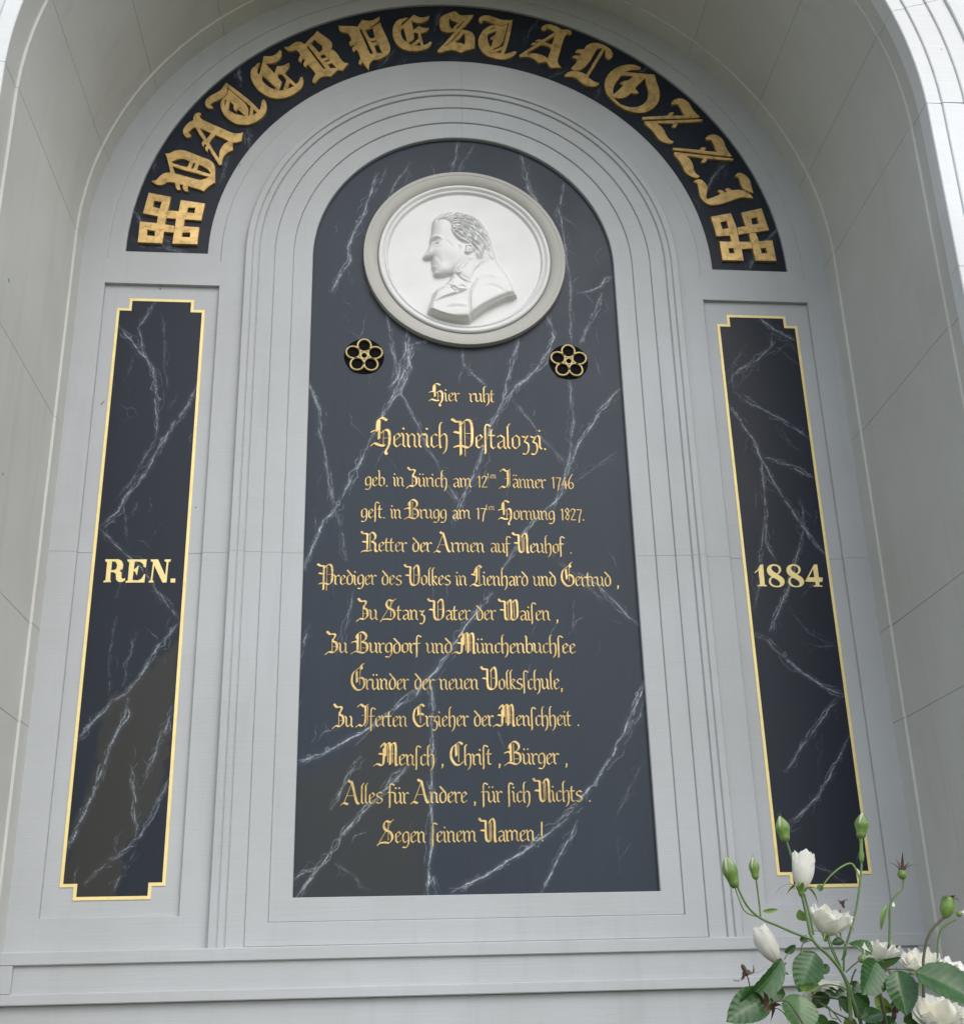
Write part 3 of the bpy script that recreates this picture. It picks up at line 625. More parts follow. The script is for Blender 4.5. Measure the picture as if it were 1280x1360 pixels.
knot((935, 265, 11.636), [([[(575,200),(885,130),(1000,465),(535,537),(512,430),(645,405)]], [[(725,285),(815,265),(850,370),(740,385)]]),
     ([[(105,265),(410,208),(495,420),(540,655),(428,655),(400,550),(195,565)]], [[(245,345),(345,325),(380,440),(282,455)]]),
     ([[(235,650),(715,655),(740,755),(575,762),(605,940),(285,935)]], [[(372,750),(455,748),(470,835),(385,832)]]),
     ([[(690,528),(790,515),(845,650),(1050,635),(1110,948),(795,945)]], [[(865,755),(950,745),(978,835),(880,838)]])])

# roman lettering on the side panels
def flat_letters(o, items, parent, Y):
    for outs, hol in items:
        co, T = tri_union([px(L, o[0], o[1], o[2], Y) for L in outs], [px(L, o[0], o[1], o[2], Y) for L in hol])
        obj('letter', None, None, None, parent, me=letter_mesh('letter', co, T, .002, .0006, .0003, M_GOLD3, Y))
flat_letters((120, 725, 9.846), [
 ([[(195,178),(370,178),(410,200),(428,250),(420,300),(380,325),(405,350),(405,410),(420,435),(455,425),(450,455),(410,475),(365,470),(338,440),(335,370),(310,345),(265,345),(258,440),(270,475),(170,478),(175,460),(200,450),(222,215),(200,205)]], [[(285,203),(330,207),(355,250),(340,305),(310,320),(270,320)]]),
 ([[(485,180),(738,180),(725,285),(700,275),(690,235),(650,208),(580,205),(568,310),(600,290),(625,258),(630,270),(610,385),(598,370),(590,340),(565,330),(550,450),(620,455),(670,430),(705,370),(718,375),(705,480),(460,482),(465,465),(490,455),(512,215),(490,205)]], []),
 ([[(790,180),(885,180),(980,390),(1000,215),(970,200),(975,180),(1055,180),(1045,205),(1020,215),(995,480),(945,482),(835,255),(808,455),(828,465),(825,480),(762,480),(768,462),(790,452),(822,215),(795,205)]], []),
 ([[(1052,430),(1110,430),(1108,480),(1048,480)]], [])], SPL, .018)
e8 = ([(375,155),(440,158),(490,190),(502,240),(485,280),(450,300),(520,340),(552,390),(545,440),(500,475),(430,482),(365,465),(330,420),(330,370),(365,330),(315,290),(298,230),(320,180)],
      [(400,172),(450,185),(475,230),(465,270),(435,290),(380,250),(358,215),(370,185)], [(380,342),(440,365),(490,410),(490,450),(450,468),(390,455),(355,415),(355,370)])
def sh(L, d): return smooth_loop([(a+d-(.0 if d else 0), b) for a, b in L], 1, 80)
flat_letters((990, 735, 10.667), [
 ([[(125,270),(175,230),(205,165),(245,160),(270,445),(298,455),(295,468),(170,465),(172,452),(205,445),(182,240),(135,278)]], []),
 ([sh(e8[0], 0)], [sh(e8[1], 0), sh(e8[2], 0)]), ([sh(e8[0], 277)], [sh(e8[1], 277), sh(e8[2], 277)]),
 ([[(970,160),(1012,160),(1035,342),(1088,345),(1085,402),(1042,405),(1045,455),(1085,458),(1085,472),(960,472),(962,458),(995,452),(988,405),(850,400),(850,385)]], [[(955,215),(975,342),(895,342)]])], SPR, .018)

# ------------------------------------------------------------------ pen-stroke blackletter for the inscription
def st(x, t=1.0): return [(x-.10, .95), (x, .82), (x, .17), (x+.10, .05)]
GL = {
 'i': ([st(0), [(-.03, 1.30), (.04, 1.22)]], .26), 'n': ([st(0), [(0, .70), (.20, .94), (.36, .80), (.36, .17), (.47, .05)]], .62),
 'm': ([st(0), [(0, .70), (.20, .94), (.35, .80), (.35, .12)], [(.35, .70), (.54, .94), (.70, .80), (.70, .17), (.81, .05)]], .96),
 'u': ([[(-.10, .95), (0, .82), (0, .22), (.12, .06), (.36, .32)], st(.37)], .62), 'r': ([st(0), [(0, .70), (.2, .93), (.31, .84)]], .42),
 'o': ([[(.2, .94), (0, .76), (0, .22), (.17, .05), (.37, .25), (.37, .78), (.2, .94)]], .56),
 'a': ([[(.0, .84), (.17, .94), (.36, .80), (.36, .17), (.47, .05)], [(.36, .60), (.05, .42), (.02, .20), (.14, .06), (.36, .28)]], .58),
 'e': ([[(.2, .94), (0, .76), (0, .2), (.14, .05), (.34, .22)], [(.2, .94), (.34, .76), (.03, .46)]], .50), 'c': ([[(.2, .94), (0, .76), (0, .2), (.14, .05), (.32, .2)], [(.2, .94), (.31, .84)]], .46),
 'd': ([[(.2, .94), (0, .76), (0, .22), (.17, .05), (.37, .25), (.37, .8), (.22, 1.05), (-.02, 1.38)]], .56),
 'b': ([[(-.08, 1.62), (.0, 1.5), (0, .2), (.17, .05), (.38, .25), (.38, .78), (.2, .94), (0, .72)]], .56),
 'h': ([[(.12, 1.70), (0, 1.5), (0, .17), (.08, .05)], [(0, .70), (.2, .94), (.37, .80), (.37, .1), (.28, -.22), (.18, -.34)]], .58),
 'l': ([[(.12, 1.70), (0, 1.5), (0, .17), (.11, .05)]], .27), 'k': ([[(.12, 1.70), (0, 1.5), (0, .17), (.08, .05)], [(0, .66), (.2, .92), (.32, .8), (.06, .5), (.34, .08)]], .5),
 'g': ([[(.2, .94), (0, .76), (0, .25), (.15, .1), (.36, .3)], [(.2, .94), (.37, .82), (.37, .0), (.2, -.32), (-.02, -.28)]], .56),
 's': ([[(.34, .86), (.18, .95), (0, .78), (.05, .6), (.32, .42), (.33, .2), (.16, .05), (-.03, .14)]], .50), 'ſ': ([[(.30, 1.50), (.14, 1.62), (0, 1.42), (0, -.12), (-.04, -.3)]], .32),
 't': ([[(.04, 1.3), (0, 1.15), (0, .17), (.12, .05), (.2, .12)], [(-.13, .92), (.2, .92)]], .36), 'f': ([[(.30, 1.50), (.14, 1.62), (0, 1.42), (0, -.12), (-.03, -.3)], [(-.13, .92), (.22, .92)]], .36),
 'z': ([[(-.02, .90), (.14, .82), (.3, .92), (.1, .55), (.3, .42), (.32, .0), (.16, -.3), (.0, -.24)]], .48), '.': ([[(0, .1), (.05, .04)]], .25), ',': ([[(0, .1), (.05, .04), (.0, -.2)]], .25), '!': ([[(.03, 1.6), (0, .45)], [(0, .12), (.05, .05)]], .25),
 '1': ([[(.0, 1.02), (.14, 1.18), (.14, .05)]], .34), '2': ([[(.0, .95), (.12, 1.18), (.32, 1.12), (.32, .85), (.0, .12)], [(.0, .08), (.38, .08)]], .50), '7': ([[(.0, 1.12), (.38, 1.12), (.22, .5), (.14, -.15)]], .48),
 '4': ([[(.28, 1.2), (.0, .42)], [(.0, .42), (.42, .42)], [(.28, .8), (.28, .0)]], .52), '6': ([[(.34, 1.5), (.1, 1.0), (0, .45), (.1, .07), (.3, .1), (.38, .4), (.25, .68), (.03, .5)]], .50),
 '8': ([[(.2, 1.25), (.03, 1.02), (.34, .42), (.22, .06), (.02, .25), (.34, .92), (.2, 1.25)]], .48)}
GL['ü'] = (GL['u'][0]+[[(.02, 1.34), (.07, 1.27)], [(.26, 1.34), (.31, 1.27)]], .62); GL['ä'] = (GL['a'][0]+[[(.04, 1.34), (.09, 1.27)], [(.24, 1.34), (.29, 1.27)]], .58)
FL = [(-.42, 1.98), (-.28, 1.78), (-.02, 1.76), (.06, 1.6)]
BASE = [(-.42, -.02), (-.28, .12), (.0, .12)]
CAPS = {
 'H': ([[(-.05, 1.05), (-.02, 1.7), (.2, 1.95), (.48, 1.78)], [(.06, 1.75), (.06, .55)], [(-.36, 1.0), (-.1, 1.12)], [(-.35, .1), (-.2, .25), (.1, .12), (.35, .1)], [(.2, .95), (.42, 1.15), (.62, .98), (.62, .2), (.42, -.28), (.5, -.45)]], [[(.3, 1.1), (.3, .2)], [(.3, .6), (.6, .6)]], .92),
 'P': ([[(-.42, 1.95), (-.2, 1.78), (.04, 1.78)], [(.06, 1.75), (.06, -.42)], [(.12, 1.6), (.4, 1.92), (.68, 1.65), (.68, .35), (.45, .05)], [(-.3, 1.1), (.0, 1.02)], [(-.3, .1), (.05, .18), (.45, .05)]], [[(.3, 1.75), (.3, -.5)], [(.3, 1.0), (.68, 1.0)]], .96),
 'R': ([FL, [(.04, 1.72), (.04, .25)], [(.1, 1.6), (.38, 1.9), (.62, 1.65), (.60, 1.25), (.35, 1.02)], [(.38, 1.0), (.62, .8), (.62, .2), (.78, .05)], [(-.4, .0), (-.2, .12), (.1, .1), (.35, .16)], [(-.3, 1.0), (0, .95)]], [[(.25, 1.7), (.25, .2)], [(.25, 1.0), (.5, 1.0)]], .95),
 'B': ([[(-.36, 1.0), (-.1, 1.1), (0, 1.0)], [(-.05, 1.4), (.02, 1.72), (.3, 1.95), (.6, 1.68), (.58, 1.3), (.3, 1.05)], [(.04, 1.7), (.04, .3)], [(.35, 1.05), (.66, .85), (.68, .3), (.4, .05), (-.05, .2), (-.38, -.02)]], [[(.25, 1.75), (.25, .2)], [(.25, .5), (.6, .5)]], .95),
 'A': ([[(-.45, .0), (-.28, .14), (-.02, .02)], [(.02, 1.98), (.14, 1.82), (.26, 1.75), (.56, .3), (.74, .05)]], [[(-.28, .12), (.24, 1.75)], [(-.1, .72), (.46, .72)]], .95),
 'L': ([[(-.05, 1.15), (.1, 1.7), (.32, 1.92), (.5, 1.72)], [(.14, 1.75), (.12, .55), (-.05, .2)], [(-.36, .0), (-.15, .16), (.2, .0), (.5, .12)], [(-.25, 1.1), (.05, 1.0)]], [[(.33, 1.7), (.33, .15)]], .72),
 'G': ([[(.22, 1.78), (-.08, 1.45), (-.16, .7), (.12, .12), (.46, .04), (.72, .32), (.72, .85), (.5, 1.08), (.3, .98)], [(.18, 1.6), (.22, .7)], [(.22, 1.78), (.44, 1.95), (.56, 1.8), (.5, 2.1), (.66, 2.25)]], [[(.44, 1.8), (.40, .5)]], .95),
 'S': ([[(.62, 1.92), (.4, 1.75), (.14, 1.85), (-.02, 1.5), (.1, 1.12), (.46, .9), (.58, .45), (.38, .08), (.05, .1), (-.3, .05), (-.42, -.1)]], [[(.5, 1.8), (-.32, .12)], [(.3, 1.7), (.3, .3)]], .85),
 'W': ([FL, [(.04, 1.72), (.04, .3), (.22, .06)], [(.24, 1.62), (.38, 1.9), (.48, 1.7), (.48, .3), (.3, .06)], [(.6, 1.62), (.78, 1.9), (.92, 1.66), (.92, .35), (.62, .04), (.48, .25)], [(-.3, 1.0), (0, .95)]], [[(.26, 1.6), (.26, .2)], [(.7, 1.6), (.7, .2)]], 1.18),
 'V': ([FL, [(.04, 1.72), (.04, .35), (.32, .04), (.66, .35), (.66, 1.66), (.48, 1.92), (.3, 1.6)], [(-.3, 1.0), (0, .95)]], [[(.3, 1.6), (.3, .15)], [(.4, 1.0), (.6, 1.0)]], .92),
 'N': ([FL, [(.04, 1.72), (.04, .35), (.24, .06), (.36, .16)], [(.3, 1.6), (.46, 1.92), (.66, 1.66), (.66, .2), (.78, .05)], [(-.3, 1.0), (0, .95)]], [[(.3, 1.6), (.3, .15)], [(.42, 1.6), (.42, .25)]], .96),
 'M': ([[(-.62, .02), (-.4, .16), (-.1, .04), (.02, .3), (.04, 1.45)], [(-.16, 1.55), (.02, 1.85), (.14, 1.6), (.14, .8)], [(.12, 1.6), (.34, 1.88), (.46, 1.62), (.46, .12)], [(.5, 1.62), (.68, 1.88), (.84, 1.62), (.84, .2), (.96, .05)], [(-.28, 1.0), (.0, .95)]], [[(.3, 1.7), (.3, .3)], [(.62, 1.7), (.62, .25)], [(.3, 1.0), (.8, 1.0)]], 1.14),
 'Z': ([[(-.35, 1.98), (-.15, 1.72), (.1, 1.75), (.22, 1.6), (.05, 1.12), (.28, .95), (.34, .4), (.1, .08), (-.2, .14), (-.42, -.1)]], [[(.02, 1.3), (.02, .2)], [(.02, .6), (.3, .6)]], .58),
 'J': ([[(-.3, 1.75), (-.1, 1.95), (.15, 1.75), (.42, 1.92)], [(.24, 1.75), (.24, .45), (.0, .1), (-.22, .2), (-.42, .02)]], [[(.42, 1.8), (.40, .3), (.2, .05)], [(.0, 1.0), (.22, 1.0)]], .68),
 'E': ([[(.22, 1.78), (-.08, 1.45), (-.16, .7), (.1, .12), (.4, .04), (.66, .28)], [(.18, 1.7), (.2, 1.0)], [(.22, 1.78), (.42, 1.92), (.62, 1.75)], [(.12, 1.0), (.36, 1.14), (.56, 1.0)]], [[(.34, 1.75), (.34, .3)]], .84),
 'C': ([[(.22, 1.78), (-.08, 1.45), (-.16, .7), (.1, .12), (.4, .04), (.66, .28)], [(.18, 1.7), (.2, .8)], [(.22, 1.78), (.42, 1.92), (.62, 1.75)]], [[(.36, 1.75), (.36, .3)]], .82)}
CAPS['I'] = CAPS['J']
def catmull(P, n=3):
    if len(P) < 3: return P
    Q = [P[0]]+list(P)+[P[-1]]; out = []
    for i in range(1, len(Q)-2):
        p0, p1, p2, p3 = Q[i-1], Q[i], Q[i+1], Q[i+2]
        for k in range(n):
            t = k/n; out.append(tuple(.5*((2*b)+(-a+c)*t+(2*a-5*b+4*c-d)*t*t+(-a+3*b-3*c+d)*t**3) for a, b, c, d in zip(p0, p1, p2, p3)))
    return out+[P[-1]]
def hull(pts):
    pts = sorted(set((round(a, 5), round(b, 5)) for a, b in pts))
    def half(ps):
        h = []
        for p in ps:
            while len(h) > 1 and (h[-1][0]-h[-2][0])*(p[1]-h[-2][1])-(h[-1][1]-h[-2][1])*(p[0]-h[-2][0]) <= 0: h.pop()
            h.append(p)
        return h
    a, b = half(pts), half(pts[::-1]); return a[:-1]+b[:-1]
def pen(strokes, w_, t_, ang=42):
    a = rad(ang); ux, uz = cos(a)*w_/2, sin(a)*w_/2; vx, vz = -sin(a)*t_/2, cos(a)*t_/2
    nib = [(ux+vx, uz+vz), (ux-vx, uz-vz), (-ux-vx, -uz-vz), (-ux+vx, -uz+vz)]
    L = []
    for s in strokes:
        for p, q in zip(s, s[1:]): L.append(hull([(p[0]+a, p[1]+b) for a, b in nib]+[(q[0]+a, q[1]+b) for a, b in nib]))
    return L
cache = {}
def glyph(ch, cap_scale=1.0):
    if ch in cache: return cache[ch]
    if ch in CAPS:
        s1, s2, adv = CAPS[ch]; loops = pen([catmull(s) for s in s1], .15, .02)+pen(s2, .02, .015); left = .42 if ch != 'M' else .62
    else:
        s1, adv = GL[ch]; loops = pen([catmull(s, 2) if ch in 'gdhſfszJ26' else s for s in s1], .085 if not ch.isdigit() else .065, .018); left = .1
    co, T = tri_union(loops); me = letter_mesh('letter', co, T, .05, .028, .002, M_GOLD2, 0)
    cache[ch] = (me, adv, left if ch in CAPS else .08); return cache[ch]
LINES = [("Hier  ruht", -.182, .134, 2.230, .050), ("Heinrich Peſtalozzi.", -.453, .376, 1.987, .079), ("geb. in Zürich am 12~ Jänner 1746", -.479, .488, 1.791, .0505), ("geſt. in Brugg am 17~ Hornung 1827.", -.495, .532, 1.634, .050),
 ("Retter der Armen auf Neuhof .", -.49, .467, 1.474, .0505), ("Prediger des Volkes in Lienhard und Gertrud ,", -.68, .672, 1.317, .051), ("Zu Stanz Vater der Waiſen ,", -.504, .39, 1.157, .051), ("Zu Burgdorf und Münchenbuchſee", -.636, .459, 1.007, .0505),
 ("Gründer der neuen Volksſchule,", -.537, .394, .846, .0525), ("Zu Iferten Erzieher der Menſchheit .", -.599, .458, .687, .051), ("Menſch , Chriſt , Bürger ,", -.423, .399, .523, .052), ("Alles für Andere , für ſich Nichts .", -.555, .49, .367, .051), ("Segen ſeinem Namen !", -.406, .282, .208, .050)]
for txt, x0, x1, z, xh in LINES:
    ln = link(bpy.data.objects.new('inscription_line', None)); ln.location = ((x0+x1)/2, YS, z); ln.empty_display_size = .02; setparent(ln, PL)
    pos = []; cur = 0
    for c in txt:
        if c == ' ': cur += .38; continue
        if c == '~': pos.append((c, cur)); cur += .80; continue
        me, adv, lf = glyph(c)
        if cur == 0: cur = lf*.9
        elif c in CAPS: cur += .14
        pos.append((c, cur)); cur += adv+(.0 if c not in CAPS else -.02)
    sx = (x1-x0)/cur
    jr = random.Random(hash(round(z*1000)))
    for c, x in pos:
        if c == '~':
            q = .42
            for k, cc in enumerate('ten'):
                o = obj('letter', None, None, None, ln, me=glyph(cc)[0], loc=(x0+(x-.02+k*.22)*sx, YS-.0003, z+xh*.95)); o.scale = (sx*q, .05*.6, xh*q)
            continue
        o = obj('letter', None, None, None, ln, me=glyph(c)[0], loc=(x0+x*sx, YS-.0003, z+jr.uniform(-.001, .001))); o.scale = (sx, xh, xh*.98)
# ------------------------------------------------------------------ portrait medallion
def lathe(prof, cx, cz, n=128, y0=0):
    v = []; f = []; m_ = len(prof)
    for i in range(n):
        a = 2*pi*i/n
        for (r, y) in prof: v.append((cx+r*cos(a), y, cz+r*sin(a)))
    for i in range(n):
        for j in range(m_-1):
            a = i*m_+j; b = ((i+1) % n)*m_+j; f.append((a, a+1, b+1, b))
    return v, f
MC = 3.023
MD = thing('portrait_medallion', 'round white marble relief of a bust facing left, in a grey moulded ring', 'medallion', (0, YS, MC))
pr = [(.500, .022), (.500, -.010), (.498, -.014), (.482, -.014), (.479, -.012)]
for i in range(1, 9): a = pi/2*i/8; pr.append((.479-.051*sin(a), -.012+.030*(1-cos(a))))
pr += [(.426, .018)]
v, f = lathe(pr, 0, MC); obj('ring_moulding', v, f, M_CAV, MD, smooth=30)
FY = .014    # field of the white disc
pr = [(.427, .019), (.427, .004)]+[(.416+.011*cos(t), .004-.011*sin(t)) for t in np.linspace(.2, pi-.3, 8)]+[(.402, .004), (.398, .006)]+[(.391+.006*cos(t), .006-.006*sin(t)) for t in np.linspace(.1, pi-.2, 6)]+[(.383, .010), (.378, .0135)]
v, f = lathe(pr, 0, MC); obj('disc_rim', v, f, M_PLASTER, MD, smooth=35)
# relief as a height field over the disc
ox, oy, sc = 500, 260, 5.818
d_ = .0018; xs = np.arange(-.381, .3811, d_); X, Z = np.meshgrid(xs, MC+xs)
def W(P, Y=-.018): return np.array(px(P, ox, oy, sc, Y))
def sstep(d, w): return np.clip(d/w, 0, 1)**2*(3-2*np.clip(d/w, 0, 1))
def dome(P, H, w_, Y=-.018, sub=True):
    D = sdf(np.array(smooth_loop([tuple(p) for p in W(P, Y)], 1, 48)), X, Z); t = np.clip(D/w_, 0, 1); return H*np.sqrt(1-(1-t)**2), D
def blur(A, k):
    for ax in (0, 1):
        for _ in range(k):
            A = (np.roll(A, 1, ax)+2*A+np.roll(A, -1, ax))/4
    return A
def groove(Hm, P, depth, sig, Y=-.04, taper=True, cat=4):
    P = W(catmull(P, cat) if len(P) > 2 else P, Y); L = np.r_[0, np.cumsum(np.hypot(*np.diff(P, axis=0).T))]; n = max(5, int(L[-1]/.0015)); t = np.linspace(0, L[-1], n)
    xx, zz_ = np.interp(t, L, P[:, 0]), np.interp(t, L, P[:, 1]); k = int(3*sig/d_)+1; acc = np.zeros_like(Hm)
    for i in range(n):
        ci = int((zz_[i]-Z[0, 0])/d_); cj = int((xx[i]-X[0, 0])/d_)
        a0, a1, b0, b1 = max(ci-k, 0), ci+k+2, max(cj-k, 0), cj+k+2
        sX, sZ = X[a0:a1, b0:b1], Z[a0:a1, b0:b1]
        if sX.size == 0: continue
        tp = min(1, (.25+3*t[i]/L[-1]))*min(1, (.25+3*(1-t[i]/L[-1]))) if taper else 1
        g = tp*np.exp(-((sX-xx[i])**2+(sZ-zz_[i])**2)/(2*sig*sig)); acc[a0:a1, b0:b1] = np.maximum(acc[a0:a1, b0:b1], g)
    return Hm+depth*acc
coatP = [(600,560),(660,500),(780,480),(915,478),(965,535),(1015,600),(1062,700),(1088,765),(1062,776),(1000,790),(850,862),(737,943),(728,966),(610,968),(500,965),(385,942),(395,880),(412,820),(432,780),(438,740),(462,708),(500,690),(540,668),(562,640),(585,600)]
headP = [(446,160),(436,190),(433,230),(430,275),(419,308),(414,330),(420,352),(403,388),(381,420),(363,444),(360,457),(372,472),(400,474),(430,464),(431,480),(427,498),(434,514),(428,530),(438,550),(444,566),(440,585),(455,600),(485,606),(530,602),(570,592),(600,580),(640,600),(700,560),(780,500),(830,440),(850,300),(800,180),(700,130),(600,110),(500,115)]
hairP = [(442,215),(440,160),(478,128),(540,100),(600,86),(680,104),(730,114),(790,128),(832,180),(870,240),(890,300),(902,370),(925,420),(932,462),(905,470),(880,455),(855,470),(820,468),(795,475),(775,450),(760,420),(740,370),(700,352),(660,340),(630,320),(600,290),(575,250),(585,210),(560,180),(520,165),(480,170),(460,200)]
Hc, Dc = dome(coatP, .040, .030); Hh, Dh = dome(headP, .032, .055)
H = np.maximum(Hc*1.0+.004*(Dc > 0), 0)
# shoulders fuller toward the cut edge
low = np.clip((MC-.02-Z)/.30, 0, 1); H = H+np.where(Dc > 0, .016*low*np.clip(Dc/.02, 0, 1), 0)
H = np.maximum(H, Hh+.006*(Dh > 0))
# open the cut: the lower edge of the bust ends as a thick slab
cutD = sdf(W(coatP), X, Z)
slab = [(385,942),(500,965),(728,966),(737,943),(850,862),(1000,790),(1062,776),(1088,765),(1010,700),(850,760),(737,860),(610,900),(395,880)]
Hs = sdf(W(slab), X, Z); H = np.maximum(H, np.where(Hs > 0, .034+.016*np.clip(Hs/.03, 0, 1), 0))
H = np.where((cutD < 0) & (Hs < 0) & (Dh < 0), 0, H)
H = blur(H, 2)
neck, Dn = dome([(575,590),(640,560),(700,470),(770,470),(790,520),(720,660),(640,620),(600,600)], .012, .03); H += neck*.4
# facial modelling
def lump(x, y, hh, rx, rz, Y=-.03):
    global H
    c = W([(x, y)], Y)[0]; H = H+hh*np.exp(-(((X-c[0])/rx)**2+((Z-c[1])/rz)**2)/2)*np.clip(H/.02, 0, 1)
lump(452,334,-.0085,.014,.009); lump(470,350,.0055,.011,.009); lump(445,305,.006,.022,.006); lump(530,410,.003,.03,.03); lump(440,446,-.002,.005,.005)
lump(415,405,.004,.006,.022); lump(432,446,.003,.008,.007); lump(470,590,.005,.02,.012); lump(560,500,-.003,.03,.03); lump(600,430,.004,.05,.05); lump(470,240,.004,.03,.03); lump(540,560,.003,.03,.015)
for P_, dp, sg_ in [([(424,322),(450,304),(485,304),(515,322)],.0058,.0046),([(440,470),(446,490),(436,506)],-.0015,.003),([(434,500),(446,504),(462,502)],.0028,.0026),([(434,528),(448,524),(462,526)],.0028,.0028),([(446,340),(468,332),(500,344)],-.0060,.0024),([(452,352),(470,358),(492,350)],-.0040,.0020),([(452,346),(468,343),(486,347)],.0036,.0026),([(455,376),(478,381),(500,370)],-.002,.003),([(412,452),(424,444),(438,448),(440,460)],-.003,.002),
      ([(452,440),(482,462),(500,500)],-.0016,.005),([(432,513),(450,510),(470,504)],-.0045,.0024),([(438,560),(460,556),(480,562)],-.003,.004),([(520,330),(560,345),(590,380)],-.002,.004),([(440,600),(500,590),(560,575),(620,520),(665,455)],-.004,.006),
      ([(630,370),(650,385),(640,400)],-.004,.004),([(600,600),(640,560),(700,500),(740,470)],-.003,.005),([(640,575),(700,505),(745,468)],-.002,.004)]:
    H = groove(H, P_, dp, sg_)
# ear
e_, De = dome([(690,365),(735,360),(752,385),(735,420),(700,432),(682,425),(690,400)], .010, .010, -.04); H = np.maximum(H, np.where(De > 0, H+e_, H)); H = groove(H, [(700,385),(728,380),(730,405),(708,415)], -.008, .003); H = groove(H, [(680,430),(700,440),(740,425),(762,395)], -.008, .0035)
# hair: mass with many curling locks
hd, Dhair = dome(hairP, .015, .034, -.035); msk = np.clip(Dhair/.006, 0, 1); H = H+hd*.9
rg = np.random.default_rng(3)
tex = np.zeros_like(H)
keys = [[(452,168),(500,122),(590,98),(690,106),(790,140),(862,232),(893,330),(922,445)], [(490,172),(545,140),(620,130),(700,150),(780,205),(835,300),(865,380),(890,462)],
 [(560,190),(605,170),(660,180),(720,225),(765,290),(808,360),(828,410),(838,468)], [(590,250),(625,240),(665,262),(700,300),(735,335),(762,375),(778,420),(795,470)]]
KA = np.array(keys, float)
for q_ in range(21):
    u_ = q_/20*3; i_ = min(int(u_), 2); fr_ = u_-i_; K_ = np.array(catmull([tuple(p) for p in KA[i_]*(1-fr_)+KA[i_+1]*fr_], 7))
    dd = np.gradient(K_, axis=0); ln_ = np.hypot(*dd.T)+1e-6; nn_ = np.stack([-dd[:, 1], dd[:, 0]], 1)/ln_[:, None]; ss_ = np.cumsum(ln_)
    K_ = K_+nn_*((2.5+4.5*np.clip(ss_/300, 0, 1))*np.sin(ss_/12.5+q_*.22+1.2*np.sin(q_*.9)))[:, None]
    a_, b_ = (0, len(K_)-int(rg.uniform(0, 9))) if q_ % 2 == 0 else (int(rg.uniform(0, 12)), len(K_)-int(rg.uniform(2, 14)))
    if q_ % 2 == 0: tex = groove(tex, [tuple(p) for p in K_[a_:b_]], -.0090, .0024, -.05, True, 1)
    else: tex = groove(tex, [tuple(p) for p in K_[a_:b_]], .0068, .0030, -.05, True, 1)
    if q_ % 4 == 1: tex = groove(tex, [tuple(p) for p in K_[a_:b_]], -.0030, .0011, -.05, True, 1)
for P_ in [[(462,205),(468,180),(492,158)],[(486,182),(500,160),(528,140)],[(520,178),(540,155),(575,138)],[(548,196),(575,172),(615,165)],[(585,205),(580,245),(606,290),(650,325),(700,348)],[(606,205),(604,250),(640,290),(700,322),(745,362)],[(636,215),(640,258),(684,285),(735,318),(765,360)],[(566,205),(590,232),(592,262)],[(600,262),(628,268),(660,300)]]:
    tex = groove(tex, P_, -.0065, .0026, -.045); tex = groove(tex, [(a+9, b-5) for a, b in P_], .0048, .0036, -.045)
H = H+tex*msk
H = groove(H, [(600,296),(640,332),(690,354),(720,354)], -.004, .003, -.04)
# collar, lapel, jabot and coat seams
for P_, dp, sg_ in [([(915,482),(860,486),(800,500),(760,560),(735,620),(720,665)],.005,.006),([(720,668),(660,640),(620,600),(608,575)],-.009,.004),([(720,668),(735,620),(770,560),(830,520)],-.003,.005),([(728,950),(724,860),(722,780),(735,720),(780,640)],-.010,.0035),
      ([(455,822),(520,785),(600,760),(670,740),(700,720)],-.010,.004),([(455,812),(520,775),(600,748),(665,728)],.006,.004),([(560,700),(600,690),(640,715),(700,715)],.008,.0045),([(590,665),(570,700),(610,735),(660,735)],-.006,.003),([(560,640),(545,660),(570,680),(600,670)],.006,.004),
      ([(445,790),(470,740),(500,700),(545,690)],.005,.005),([(432,790),(455,760),(448,730)],-.005,.003),([(475,770),(490,730),(530,700)],-.004,.003),([(610,575),(625,590),(650,582),(640,560)],.006,.004),([(640,700),(660,690),(690,708)],-.006,.003),
      ([(530,850),(600,835),(700,840)],.0025,.006),([(540,870),(620,860),(715,865)],-.002,.006),([(820,700),(900,690),(1000,745)],-.0025,.007),([(800,620),(860,600),(950,620)],.002,.009),([(930,520),(975,580),(1010,650),(1045,740)],-.003,.004)]:
    H = groove(H, P_, dp, sg_)
lump(430,905,.006,.006,.006, -.04); H = groove(H, [(418,905),(430,918),(442,905),(430,892),(418,905)], -.004, .002, -.04)
H = np.maximum(blur(H, 1), 0)
R2 = np.hypot(X, Z-MC)
fade = np.clip((.374-R2)/.012, 0, 1)
H = H*fade
grid_obj('relief', X, FY-H, Z, M_PLASTER, MD, None, 38, R2 < .380)
